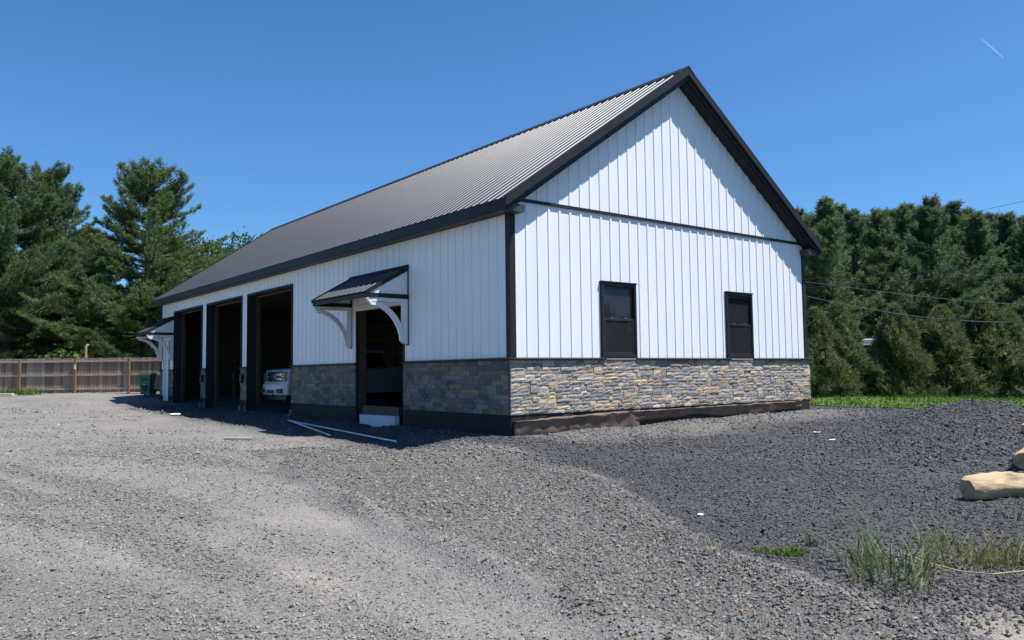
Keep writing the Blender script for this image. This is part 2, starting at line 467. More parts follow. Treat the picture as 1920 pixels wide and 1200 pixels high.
# ------------------------------------------------------------------ lawn on the right
lx = np.arange(9.5, 60, .5); ly = np.arange(-30, 30, .5)
def lawn_edge(x, y):          # >0 on the lawn
    q = np.array([(x0, y0) for x0, y0 in ((11.2, 4.5), (13.0, 1.7), (13.3, -1.5), (13.2, -4.5), (14.5, -8), (17, -14), (20, -32))])
    xe = np.interp(y, q[::-1, 1], q[::-1, 0])
    return x - xe + .5 * fbm(x, y, .7, 2)
LX, LY = np.meshgrid(np.arange(10.4, 62, .35), np.arange(-30, 34, .35), indexing='ij')
ok = lawn_edge(LX, LY) > 0
ix = np.arange(LX.size).reshape(LX.shape)
Fq = np.stack([ix[:-1, :-1], ix[1:, :-1], ix[1:, 1:], ix[:-1, 1:]], -1).reshape(-1, 4)
Fq = Fq[ok.ravel()[Fq].all(1)]
M['lawn'] = mat('lawn_turf', (.075, .135, .018), .95, .35, 2.5, .8, 30, dirt=((.12, .12, .035), 1.2, .62))
lawn = link('lawn', np_mesh('lawn', np.stack([LX, LY, ground_h(LX, LY, False) + .03], -1).reshape(-1, 3), Fq, M['lawn'], None, True))
tag(lawn, kind='structure')

# ------------------------------------------------------------------ THE BARN
barn = thing('pole_barn', 'long white metal-sided barn with charcoal ribbed roof and stone wainscot', 'barn')
SP = 0.295
ZB = 4.576           # band trim on the gable
ZE, ZR = 4.526, 8.284   # roof edge, ridge
EO, GO = .35, .345
SL = (ZR - ZE) / (W / 2 + EO)
def roof_z(x):
    return ZR - SL * abs(x - W / 2)
SOF = .33            # vertical distance roof top -> rake soffit
PROFILE = [(0, 0), (.004, .016), (.052, .016), (.056, 0), (.295, 0)]

def panel(name, k0, zlo, zhi, cuts, place, smin, smax, parent=barn):
    """one siding panel starting at s=k0; zhi may be a function of s; cuts=[(s0,s1,z0,z1)]; place(s,o,z)->xyz"""
    zf = zhi if callable(zhi) else (lambda s: zhi)
    brk = sorted(set([max(smin, min(smax, k0 + p[0])) for p in PROFILE] + [max(smin, min(smax, k0 + SP))] +
                     [c for cu in cuts for c in cu[:2] if k0 < c < k0 + SP] + ([W / 2] if callable(zhi) and k0 < W / 2 < k0 + SP else [])))
    mb = MB()
    def off(s):
        q = s - k0
        return float(np.interp(q, [p[0] for p in PROFILE], [p[1] for p in PROFILE]))
    for a, b in zip(brk[:-1], brk[1:]):
        if b - a < 1e-5: continue
        spans = [[zlo, None]]
        mid = (a + b) / 2
        for c0, c1, cz0, cz1 in cuts:
            if c0 < mid < c1:
                spans = ([[zlo, cz0]] if cz0 > zlo + .01 else []) + [[cz1, None]]
        for z0, z1 in spans:
            t0 = zf(a) if z1 is None else z1; t1 = zf(b) if z1 is None else z1
            if max(t0, t1) - z0 < .01: continue
            t0 = max(t0, z0); t1 = max(t1, z0)
            mb.add([place(a, off(a), z0), place(b, off(b), z0), place(b, off(b), t1), place(a, off(a), t0)], [(0, 1, 2, 3)])
    if mb.v:
        me = bpy.data.meshes.new(name); me.from_pydata(mb.v, [], mb.f); me.materials.append(M['siding'])
        return link(name, me, parent)

WIN = [(2.427, 3.5), (6.712, 7.778)]
WZ = 3.075
gp = lambda s, o, z: (s, -o, z)
k = 0
s = .10 - SP * .0
while s < W - .1:
    panel('siding_panel', s, ZC, ZB - .0, [(a, b, ZC - .1, WZ) for a, b in WIN], gp, .08, W - .08)
    panel('siding_panel', s, ZB, lambda q: roof_z(q) - SOF + .02, [], gp, .08, W - .08)
    s += SP
OPEN = [(4.064, 6.39, -1, 2.79), (10.567, 14.245, -1, 3.835), (14.865, 18.557, -1, 3.835), (19.191, 22.879, -1, 3.835), (23.5, 24.55, -1, 2.72)]
lp = lambda s, o, z: (-o, s, z)
s = .10
ZSOF = ZE - .235
while s < LN - .1:
    panel('siding_panel', s, ZC, ZSOF + .02, [(a, b, z0, z1) for a, b, z0, z1 in OPEN], lp, .08, LN - .08)
    s += SP
# inner walls (lining, with the same openings), back and far walls
mb = MB()
prev = 0.0
for a, b, z0, z1 in OPEN:
    mb.box(.03, .16, prev + (.03 if prev == 0 else .04), a - .04, .0, 4.3)
    mb.box(.031, .159, a - .04, b + .04, z1 + .02, 4.3)
    prev = b
mb.box(.03, .16, prev + .04, LN - .03, .0, 4.3)
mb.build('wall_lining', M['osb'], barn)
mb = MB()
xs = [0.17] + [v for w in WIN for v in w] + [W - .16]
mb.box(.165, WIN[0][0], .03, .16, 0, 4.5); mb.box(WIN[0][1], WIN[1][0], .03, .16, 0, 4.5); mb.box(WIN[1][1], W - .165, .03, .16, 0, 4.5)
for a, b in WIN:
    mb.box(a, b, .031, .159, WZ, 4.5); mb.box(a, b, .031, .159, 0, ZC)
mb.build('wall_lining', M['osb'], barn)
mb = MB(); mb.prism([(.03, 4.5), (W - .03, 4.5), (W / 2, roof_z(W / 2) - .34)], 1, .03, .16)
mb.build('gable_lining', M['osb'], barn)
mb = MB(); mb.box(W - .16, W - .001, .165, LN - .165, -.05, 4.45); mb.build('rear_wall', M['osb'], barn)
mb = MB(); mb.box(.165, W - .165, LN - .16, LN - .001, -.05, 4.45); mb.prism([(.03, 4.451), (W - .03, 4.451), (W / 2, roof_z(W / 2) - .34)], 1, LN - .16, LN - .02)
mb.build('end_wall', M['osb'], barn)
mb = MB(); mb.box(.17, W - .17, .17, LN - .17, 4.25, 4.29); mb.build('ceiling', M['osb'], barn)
# interior posts
for y in np.arange(2.4, LN - 1, 2.44):
    MB().box(W - .30, W - .162, y - .07, y + .07, -.02, 4.25).build('post', M['timber'], barn)
for y in (14.30, 18.62, 22.93):
    MB().box(.285, .43, y - .03, y + .11, -.02, 4.24).build('post', M['timber'], barn)
for y in (10.45, 14.76, 19.08):
    MB().box(.285, .43, y - .09, y + .05, -.02, 4.24).build('post', M['timber'], barn)
for z in (.7, 1.4, 2.1, 2.8, 3.5):
    MB().box(W - .21, W - .1625, .2, LN - .2, z, z + .14).build('girt', M['timber'], barn)

# --- stone wainscot
def wains_seg(x0, x1, y0, y1):
    return MB().box(x0, x1, y0, y1, ZS, ZC - .036).build('stone_wainscot', M['mortar'], barn)
PAL = [((.165, .167, .175), 21), ((.205, .205, .208), 23), ((.245, .238, .23), 18), ((.33, .28, .215), 13), ((.38, .295, .20), 7), ((.285, .245, .202), 14), ((.34, .315, .275), 8), ((.33, .24, .165), 4)]
pc = np.array([p[0] for p in PAL]); pw = np.array([p[1] for p in PAL], float); pw /= pw.sum()
srng = np.random.default_rng(21)
def layout(s0, s1, z0, z1, rowh):
    rows = int(round((z1 - z0) / rowh)); rowh = (z1 - z0) / rows
    cw = .04; cols = max(2, int(round((s1 - s0) / cw))); cw = (s1 - s0) / cols
    # uneven course lines
    used = np.zeros((rows, cols), bool); out = []
    for r_ in range(rows):
        c = 0
        while c < cols:
            if used[r_, c]: c += 1; continue
            h = 2 if (srng.random() < .15 and r_ + 1 < rows) else 1
            w = int(srng.choice([3, 4, 5, 6, 7, 8, 10, 12], p=[.07, .13, .17, .17, .15, .13, .11, .07]))
            if h == 2: w = max(3, min(w, 8))
            e = c
            while e < cols and e - c < w and not used[r_:r_ + h, e].any(): e += 1
            if e - c < 2 and out and not used[r_, c - 1:c].size == 0: pass
            used[r_:r_ + h, c:e] = True
            out.append((s0 + c * cw, s0 + e * cw, z0 + r_ * rowh, z0 + (r_ + h) * rowh))
            c = e
    return out
def stone_geo(a, b, z0, z1, place, dmin=.044, dmax=.064):
    """rough quarry-faced stone: 4x3 front grid, sides, open back: 32 triangles"""
    g = .0025
    a += g * srng.random() * 1.4; b -= g * srng.random() * 1.4; z0 += g * srng.random() * 1.5; z1 -= g * srng.random() * 1.5
    d = dmin + (dmax - dmin) * srng.random()
    nx_, nz_ = 4, 3
    V = []
    tilt = (srng.random() - .5) * .012; sk = (srng.random(4) - .5) * .012
    for j in range(nz_):
        for i in range(nx_):
            u = i / (nx_ - 1); v = j / (nz_ - 1)
            edge = (i in (0, nx_ - 1)) or (j in (0, nz_ - 1))
            o = d + tilt * (v - .5) * 2 - (.008 * srng.random() if edge else -.010 * srng.random())
            js = 0 if i in (0, nx_ - 1) else (srng.random() - .5) * .25 * (b - a) / 3
            jz = (srng.random() - .5) * (.012 if edge else .02)
            zz = z0 + (z1 - z0) * v + jz
            ss = a + (b - a) * u + js + (sk[0] * v if i == 0 else sk[1] * v if i == nx_ - 1 else 0)
            V.append(place(ss, max(.040, o), min(max(zz, ZS + .002), ZC - .04)))
    Fc = []
    for j in range(nz_ - 1):
        for i in range(nx_ - 1):
            q = j * nx_ + i
            Fc.append((q, q + 1, q + 1 + nx_, q + nx_))
    ring = [0, 1, 2, 3, 7, 11, 10, 9, 8, 4]
    base = len(V)
    for q in ring:
        i, j = q % nx_, q // nx_
        V.append(place(a + (b - a) * i / (nx_ - 1), .015, min(max(z0 + (z1 - z0) * j / (nz_ - 1), ZS + .002), ZC - .04)))
    for n_, q in enumerate(ring):
        m_ = (n_ + 1) % len(ring)
        Fc.append((ring[n_], base + n_, base + m_, ring[m_]))
    return V, Fc
stones = []
segs = [(-.05, W + .05, gp, .072, wains_seg(0, W, -.036, -.002))]
p = .03
for a, b, z0, z1 in OPEN + [(LN + .03, 0, 0, 0)]:
    segs.append((p, a - .05, lp, .098, wains_seg(-.036, -.002, p - (.05 if p < .1 else 0), a - .05))); p = b + .05
for s0, s1, plc, rh, seg in segs:
    for (a, b, z0, z1) in layout(s0, s1, ZS, ZC - .038, rh):
        c = pc[srng.choice(len(pc), p=pw)] * (.84 + .32 * srng.random()) * (1.3 * np.array((1.06, 1.0, .92)) if plc is gp else .62 * np.array((1.04, 1.0, .96)))  # shade painted in: long-wall stones get darker colours than the sunlit gable
        V, Fc = stone_geo(a, b, z0, z1, plc)
        u_, v_, d_ = proj(np.array(V[:12]))
        area = (u_.max() - u_.min()) * (v_.max() - v_.min())
        stones.append((area, V, Fc, c, seg))
stones.sort(key=lambda q: -q[0])
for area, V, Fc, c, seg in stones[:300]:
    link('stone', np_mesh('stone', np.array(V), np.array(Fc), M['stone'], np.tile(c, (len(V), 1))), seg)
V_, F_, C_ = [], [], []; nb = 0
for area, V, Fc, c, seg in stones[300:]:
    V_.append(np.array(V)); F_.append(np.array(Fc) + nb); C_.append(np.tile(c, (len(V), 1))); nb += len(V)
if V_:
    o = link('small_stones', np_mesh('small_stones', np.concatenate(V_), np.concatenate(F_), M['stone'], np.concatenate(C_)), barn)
    o['kind'] = 'stuff'

# --- drip caps over the stone
def cap_gable(a, b):
    mb = MB(); mb.prism([(-.0, ZC - .035), (-.105, ZC - .035), (-.108, ZC - .012), (-.024, ZC + .012), (0, ZC + .012)], 0, a, b)
    mb.build('drip_cap', M['black'], barn)
cap_gable(-.10, WIN[0][0] + .06); cap_gable(WIN[0][1] - .06, WIN[1][0] + .06); cap_gable(WIN[1][1] - .06, W + .10)
prev = -.104
for a, b, z0, z1 in OPEN + [(LN + .08, 0, 0, 0)]:
    mb = MB(); mb.prism([(-.0, ZC - .034), (-.105, ZC - .034), (-.107, ZC - .012), (-.024, ZC + .013), (0, ZC + .013)], 1, prev, a)
    mb.build('drip_cap', M['black'], barn); prev = b
# stone returns at window sills
for a, b in WIN:
    MB().box(a + .06, b - .06, -.07, -.001, ZC - .035, ZC - .012).build('window_sill', mat('grey_sill_stone', (.27, .275, .28), .85, .2, 12, .4, 40), barn, .006)
# --- corner trims
def corner(x, y, sx, sy, w=.115):
    mb = MB()
    mb.prism([(x - sx * .026, y - sy * .026), (x + sx * w, y - sy * .026), (x + sx * w, y + sy * .0), (x, y), (x, y + sy * w), (x - sx * .026, y + sy * w)], 2, ZC + .014, 4.40)
    mb.build('corner_trim', M['black'], barn)
corner(0, 0, 1, 1); corner(W, 0, -1, 1); corner(0, LN, 1, -1); corner(W, LN, -1, -1)
# far and rear cladding (plain steel sheets behind the seen sides)
MB().box(W + .001, W + .02, .12, LN - .12, ZC, 4.3).build('rear_siding', M['siding'], barn)
mb = MB(); mb.prism([(.12, ZC), (W - .12, ZC), (W - .12, 4.5), (W / 2, ZR - .33), (.12, 4.5)], 1, LN + .001, LN + .02); mb.build('end_siding', M['siding'], barn)
MB().box(W + .001, W + .06, -.02, LN, -.1, ZC).build('rear_wainscot', M['mortar'], barn)
MB().box(.0, W, LN + .001, LN + .06, -.1, ZC).build('end_wainscot', M['mortar'], barn)
# --- band on the gable
MB().box(.19, W - .03, -.040, -.0165, ZB - .03, ZB + .035).build('band_trim', M['black'], barn)
# --- skirt boards
MB().box(-.012, W + .01, -.03, -.002, -.35, ZS - .002).build('skirt_board', M['skirt'], barn)
prev = -.026
for a, b, z0, z1 in OPEN + [(LN, 0, 0, 0)]:
    MB().box(-.03, -.002, prev, a, -.4, ZS - .003).build('skirt_board', M['skirt'], barn); prev = b
    # foot of the opening's post
    if b > 7:
        MB().box(-.10, .10, a - .14, a - .005, -.25, .16).build('footing', M['mortar'], barn, .01)
        MB().box(-.10, .10, b + .005, b + .14, -.25, .16).build('footing', M['mortar'], barn, .01)

# --- roof
roof = MB()
T = .10
for sgn in (-1, 1):
    def X(t): return W / 2 + sgn * t
    e = W / 2 + EO - .03
    roof.prism([(X(0.001), ZR - .03), (X(e), ZR - .03 - SL * e), (X(e), ZR - .03 - T - SL * e), (X(0.001), ZR - .03 - T)], 1, -GO + .03, LN + GO - .03)
roof = roof.build('roof', M['osb'], barn)
RS = .268
def roof_panel_mesh(nrib, sgn):
    """ribbed sheet: local y across ribs, from eave to ridge"""
    prof = []
    for r_ in range(nrib):
        y0 = r_ * RS
        prof += [(y0, 0), (y0 + .0095, .0150), (y0 + .030, .0150), (y0 + .040, 0)]
        prof += [(y0 + .130, 0), (y0 + .134, .003), (y0 + .142, .003), (y0 + .146, 0), (y0 + .180, 0), (y0 + .184, .003), (y0 + .192, .003), (y0 + .196, 0)]
    prof += [(nrib * RS, 0)]
    e = W / 2 + EO
    nrm = Vector((sgn * SL, 0, 1)).normalized()
    V = []
    for t in (e, .02):
        for y, h in prof:
            V.append((W / 2 + sgn * t + nrm.x * h, y, ZR - .022 - SL * t + nrm.z * h))
    n = len(prof)
    F = [(i, i + 1, n + i + 1, n + i) for i in range(n - 1)]
    if sgn > 0: F = [f[::-1] for f in F]
    return np_mesh('roof_panel', np.array(V), np.array(F), M['roof'])
for sgn in (-1, 1):
    full = roof_panel_mesh(4, sgn)
    y = -GO + .01
    while y < LN + GO - .02:
        n = min(4, int((LN + GO - y) / RS + .01))
        if n < 1: break
        me = full if n == 4 else roof_panel_mesh(n, sgn)
        link('roof_panel', me, roof, (0, y, 0)); y += n * RS
    yend = y
# ridge cap
mb = MB(); q = .20
mb.prism([(W / 2 - q, ZR - SL * q + .012), (W / 2, ZR + .03), (W / 2 + q, ZR - SL * q + .012), (W / 2 + q, ZR - SL * q - .012), (W / 2, ZR + .008), (W / 2 - q, ZR - SL * q - .012)], 1, -GO - .03, LN + GO + .03)
mb.build('ridge_cap', M['black'], roof)
# rake trims, front and back, left and right
e = W / 2 + EO
for y0, y1, y2, y3 in ((-GO - .022, -GO + .03, -GO + .035, -GO + .07), (LN + GO - .03, LN + GO + .022, LN + GO - .07, LN + GO - .035)):
    for sgn in (-1, 1):
        def pol(top, bot, tt=None):
            tt = e + .01 if tt is None else tt
            return [(W / 2 + sgn * .001, ZR + top), (W / 2 + sgn * tt, ZR + top - SL * tt), (W / 2 + sgn * tt, ZR + bot - SL * tt), (W / 2 + sgn * .001, ZR + bot)]
        MB().prism(pol(.014, -.185), 1, y0, y1).build('rake_fascia', M['black'], roof)
        MB().prism(pol(-.05, -.30, e - .06), 1, y2, y3).build('rake_board', M['black'], roof)
for y0, y1 in ((-GO + .071, -.003), (LN + .022, LN + GO - .071)):
    for sgn in (-1, 1):
        tt = e - .33
        MB().prism([(W / 2 + sgn * .001, ZR - SOF + .03), (W / 2 + sgn * tt, ZR - SOF + .03 - SL * tt), (W / 2 + sgn * tt, ZR - SOF - SL * tt), (W / 2 + sgn * .001, ZR - SOF)], 1, y0, y1).build('soffit', M['black'], roof)
# eave fascia and soffits, boxed ends
for sgn in (-1, 1):
    x1 = W / 2 + sgn * (e - .005); x0 = W / 2 + sgn * (e - .035)
    MB().box(min(x0, x1), max(x0, x1), -GO + .031, LN + GO - .031, ZE - .235, ZE - .035).build('eave_fascia', M['black'], roof)
    xa, xb = sorted((W / 2 + sgn * (e - .036), W / 2 + sgn * (W / 2 + .001)))
    MB().box(xa, xb, -.001, LN, ZSOF - .012, ZSOF + .008).build('soffit', M['black'], roof)
    xc, xd = sorted((W / 2 + sgn * (e - .036), W / 2 + sgn * (W / 2 - .17)))
    for y0, y1 in ((-GO + .072, -.0015), (LN + .0215, LN + GO - .072)):
        zt = ZE - .06
        MB().prism([(W / 2 + sgn * (e - .036), ZSOF - .013), (W / 2 + sgn * (W / 2 - .17), ZSOF - .013), (W / 2 + sgn * (W / 2 - .17), ZSOF + .13), (W / 2 + sgn * (e - .036), ZSOF + .13)], 1, y0, y1).build('eave_return', mat('charcoal_return', (.05, .05, .055), .5, .1, 3), roof)

# --- windows
def window(a, b):
    z0, z1 = ZC - .012, WZ
    mb = MB()
    y0, y1 = -.055, .05
    fwid = .065
    mb.box(a, a + fwid, y0, y1, z0, z1); mb.box(b - fwid, b, y0, y1, z0, z1)
    mb.box(a + fwid, b - fwid, y0 + .001, y1, z1 - fwid, z1 - .001); mb.box(a + fwid, b - fwid, y0 + .001, y1, z0 + .001, z0 + .085)
    mb.box(a - .02, b + .02, y0 - .02, -.002, z1 + .001, z1 + .028)
    w = mb.build('window', M['black'], barn, .004)
    dk_ = M['sash']
    zm = (z0 + z1) / 2 + .02
    def sash(zl, zh, y, nm):
        s_ = .05; ia, ib = a + fwid + .004, b - fwid - .004
        m = MB()
        m.box(ia, ia + s_, y, y + .035, zl, zh); m.box(ib - s_, ib, y, y + .035, zl, zh)
        m.box(ia + s_, ib - s_, y + .001, y + .034, zl, zl + s_); m.box(ia + s_, ib - s_, y + .001, y + .034, zh - s_, zh)
        m.build('sash', dk_, w, .003)
        MB().box(ia + s_ - .004, ib - s_ + .004, y + .014, y + .020, zl + s_ - .004, zh - s_ + .004).build('pane', M['glass'], w)
    sash(zm - .02, z1 - fwid - .003, .008, 'upper')
    sash(z0 + .088, zm + .03, -.030, 'lower')
    for q in (.3, .7):
        xx = a + (b - a) * q
        MB().box(xx - .035, xx + .035, -.034, -.014, zm + .032, zm + .046).build('latch', M['latch'], w, .004)
    # added dark sheet behind the panes, stands in for the unlit interior
    MB().box(a + .07, b - .07, .13, .134, z0 + .05, z1 - .05).build('pane_backing', M['pane_backing'], w)
M['sash'] = mat('dark_bronze_sash', (.024, .023, .025), .4, .1, 5)
M['screen'] = mat('insect_screen_mesh', (.013, .013, .016), .7, .12, 2.5)
M['latch'] = mat('grey_latch', (.16, .16, .16), .4, .1, 5)
M['pane_backing'] = mat('dark_backing', (.055, .055, .062), .8, .15, 4)
for a, b in WIN: window(a, b)

# --- garage and door openings
M['jamb'] = mat('black_jamb', (.010, .010, .013), .7, .15, 4)
for i, (a, b, z0, z1) in enumerate(OPEN):
    if i in (1, 2, 3):
        mb = MB()
        mb.box(-.045, .28, a - .045, a, -.25, z1 + .0); mb.box(-.045, .28, b, b + .045, -.25, z1 + .0)
        mb.box(-.046, .279, a - .045, b + .045, z1 + .001, z1 + .06)
        g = mb.build('garage_frame', M['jamb'], barn)
        for yy in (a + .001, b - .041):
            MB().box(.2815, .325, yy, yy + .04, -.2, z1 - .002).build('wood_edge', M['timber'], g)
        MB().box(.2815, .325, a + .042, b - .042, z1 - .05, z1 - .004).build('wood_edge', M['timber'], g)
        # track and opener above
    elif i == 0:
        mb = MB()
        mb.box(-.028, .03, a - .06, a, ZS - .2, z1); mb.box(-.028, .03, b, b + .06, ZS - .2, z1)
        d = mb.build('door_frame', M['jamb'], barn)
        MB().box(.031, .26, b - .001, b + .045, .12, z1 + .04).build('jamb', M['timber'], d)
        MB().box(.031, .26, a - .045, a + .001, .12, z1 + .04).build('jamb', M['timber'], d)
        MB().box(.031, .26, a + .002, b - .002, z1, z1 + .04).build('head_jamb', M['timber'], d)
        MB().box(-.026, .03, a - .06, b + .06, z1 + .001, z1 + .14).build('head_trim', M['white'], d)
        # dark lower membrane strip hanging in the opening, timber sill and foam below it
        MB().box(.02, .14, a + .28, b - .24, .178, .385).build('sill_board', M['timber'], d)
        mb = MB()
        n = 12; ya, yb = a + .27, b - .30
        pts = []
        for q in range(n + 1):
            yy = ya + (yb - ya) * q / n
            pts.append((yy, -.02 - .10 * math.exp(-((q / n - .42) / .2) ** 2) + .02 * random.random()))
        poly = [(yy, zz - .05) for yy, zz in pts] + [(yb, .165), (ya, .175)]
        mb.prism(poly, 0, -.10, .03)
        mb.build('foam_sill', M['foam'], d)
    else:
        mb = MB(); mb.box(-.03, .13, a - .04, a, .08, z1); mb.box(-.03, .13, b, b + .04, .08, z1); mb.box(-.031, .129, a - .04, b + .04, z1 + .001, z1 + .12)
        d = mb.build('door_frame', M['white'], barn)
        MB().box(.10, .128, b - .34, b - .002, .10, z1 - .002).build('door_leaf', M['white'], d, .004)
        MB().box(.131, .17, a - .02, a + .42, .10, z1 - .002).build('board', M['timber'], d)

# --- dark boxes on the stone piers
for y in (14.56, 18.87):
    mb = MB(); mb.box(-.16, -.07, y - .075, y + .075, .92, 1.22)
    mb.build('junction_box', M['darkplastic'], barn, .03, 3)

# --- door canopies
def canopy(y0, y1):
    c = bpy.data.objects.new('door_canopy', None); COL.objects.link(c); c.parent = barn; c.location = (0, (y0 + y1) / 2, 3.05)
    zt, ze, xo = 3.655, 3.06, 1.04
    sl = (zt - ze) / xo; yc = (y0 + y1) / 2
    def B(mb, name, m, **k):
        mb.v = [(x, y - yc, z - 3.05) for x, y, z in mb.v]
        return mb.build(name, m, c, **k)
    # metal roof with ribs: sheets of four ribs
    n = int((y1 - y0) / .268); st = (y1 - y0) / n
    nrm = Vector((-sl, 0, 1)).normalized()
    k0 = 0
    while k0 < n:
        kn = min(4, n - k0)
        prof = []
        for r_ in range(kn):
            q = y0 + (k0 + r_) * st
            prof += [(q, 0), (q + .0105, .0165), (q + .030, .0165), (q + .041, 0)]
        prof += [(y0 + (k0 + kn) * st, 0)]
        V = []
        for t in (xo + .04, 0.005):
            for y, h in prof:
                V.append((-t + nrm.x * h, y, zt - sl * t + nrm.z * h))
        m = len(prof); mb = MB(); mb.add(V, [(i, i + 1, m + i + 1, m + i) for i in range(m - 1)])
        # underside closes the sheet
        mb.add([(-xo - .04, prof[0][0], ze - .045), (-xo - .04, prof[-1][0], ze - .045), (-.005, prof[-1][0], zt - .02), (-.005, prof[0][0], zt - .02)], [(0, 1, 2, 3)])
        B(mb, 'roof_panel', M['roof'])
        k0 += kn
    mb = MB(); mb.box(-xo - .02, -xo + .01, y0 + .002, y1 - .002, ze - .15, ze - .04); B(mb, 'eave_fascia', M['black'])
    # wall flashing
    mb = MB(); mb.prism([(-.001, zt + .06), (-.035, zt + .05), (-.06, zt - .01), (-.001, zt - .015)], 1, y0 - .01, y1 + .01); B(mb, 'flashing', M['black'])
    for yy, sg in ((y0, 1), (y1, -1)):
        ya, yb = sorted((yy - sg * .012, yy + sg * .016))
        mb = MB(); mb.prism([(-.02, zt + .02), (-xo - .045, zt + .02 - sl * (xo + .025)), (-xo - .045, zt - .07 - sl * (xo + .025)), (-.02, zt - .09)], 1, ya, yb); B(mb, 'rake_trim', M['black'])
        ya, yb = sorted((yy + sg * .018, yy + sg * .040))
        mb = MB(); mb.prism([(-.02, zt - .05), (-xo + .03, ze - .05), (-xo + .03, ze - .055), (-.02, ze - .055)], 1, ya, yb); B(mb, 'gable_panel', M['siding'])
        ya, yb = sorted((yy - sg * .010, yy + sg * .075))
        mb = MB(); mb.box(-xo + .012, -.003, ya, yb, ze - .158, ze - .057); B(mb, 'tie_beam', M['black'])
        # black backing strip against the wall
        ya, yb = sorted((yy - sg * .012, yy + sg * .11))
        mb = MB(); mb.box(-.026, -.0225, ya, yb, 1.83, zt - .02); B(mb, 'backing_strip', M['black'])
        # curved white bracket: top arm, wall arm, arc brace
        ya, yb = sorted((yy + sg * .005, yy + sg * .105))
        zt2 = ze - .16
        mb = MB()
        mb.box(-xo + .10, -.15, ya, yb, zt2 - .085, zt2 - .001)
        mb.box(-.149, -.027, ya, yb, 1.90, zt2 - .002)
        N_ = 16
        outer = []; inner = []
        for i in range(N_ + 1):
            an = math.pi / 2 * i / N_
            # quarter ellipse centred at the outer-bottom corner: concave brace from top-arm tip to wall-arm foot
            cx, cz = -xo + .06, 1.92
            outer.append((cx + (xo - .17) * math.sin(an) + .0, cz + (zt2 - .075 - cz) * math.cos(an)))
            inner.append((cx + (xo - .17 - .115 * (.75 + .25 * math.sin(2 * an))) * math.sin(an), cz + (zt2 - .075 - .115 * (.75 + .25 * math.sin(2 * an)) - cz) * math.cos(an)))
        for i in range(N_):
            poly = [outer[i], outer[i + 1], inner[i + 1], inner[i]]
            mb.prism(poly, 1, ya + .006, yb - .006)
        # ogee nose
        mb.prism([(-xo + .101, zt2 - .003), (-xo - .02, zt2 - .003), (-xo - .035, zt2 - .03), (-xo + .0, zt2 - .055), (-xo + .01, zt2 - .09), (-xo + .055, zt2 - .125), (-xo + .101, zt2 - .10)], 1, ya + .002, yb - .002)
        mb.prism([(-.15, 1.899), (-.03, 1.899), (-.03, 1.85), (-.10, 1.86), (-.16, 1.885)], 1, ya + .003, yb - .003)
        B(mb, 'bracket', M['white'])
    return c
canopy(3.83, 6.78); canopy(22.98, 24.80)

# --- brown membrane lying along the gable's foot
def membrane(x0, x1, top, bulge, seed, label, foot=None):
    n = int((x1 - x0) / .07); V = []; F = []
    r_ = np.random.default_rng(seed)
    prof = np.array([(-.030, .96), (-.09, 1.04), (-.145, 1.02), (-.155, .93), (-.135, .84), (-.105, .60), (-.090, .30), (-.085, .0), (-.06, -.5), (-.04, -1.0)])
    for i in range(n + 1):
        x = x0 + (x1 - x0) * i / n
        t = top(x); b = bulge(x)
        zb = gh(x, -.15) if foot is None else foot(x)
        e1 = .5 + .5 * math.sin(min(i, n - i) / 6 * math.pi / 2) if min(i, n - i) < 6 else 1
        for j, (py, pz) in enumerate(prof):
            wob = .045 * float(vnoise(np.array(x * 3.1 + seed), np.array(j * .9))) + .026 * float(vnoise(np.array(x * 9.1 + seed), np.array(j * 1.7)))
            z = (zb + (t - zb) * pz) if pz > 0 else zb + .08 * pz
            V.append((x, -.03 + (py + .03) * b * e1 + wob * (j > 0), z + wob * .6 * (0 < j < 7)))
    m = len(prof)
    for i in range(n):
        for j in range(m - 1):
            F.append((i * m + j, i * m + j + 1, (i + 1) * m + j + 1, (i + 1) * m + j))
    me = np_mesh('foundation_membrane', np.array(V), np.array(F), M['felt'], None, True)
    o = link('foundation_membrane', me)
    sm = o.modifiers.new('thickness', 'SOLIDIFY'); sm.thickness = .008
    tag(o, label, 'membrane', 'brown membranes along the foundation')
membrane(.0, 3.5, lambda x: .235 + .022 * x, lambda x: 1.25 - .15 * x, 1, 'thick brown membrane bunched along the barn foot at the near corner')
membrane(3.25, 9.8, lambda x: .285 + .004 * x, lambda x: .85 + .05 * math.sin(x * 2), 2, 'thin brown membrane strip along the gable foot below the windows', lambda x: max(.165 + .045 * math.sin(x * 1.3 + 1) + .02 * math.sin(x * 3.7), gh(x, -.15) - .02))

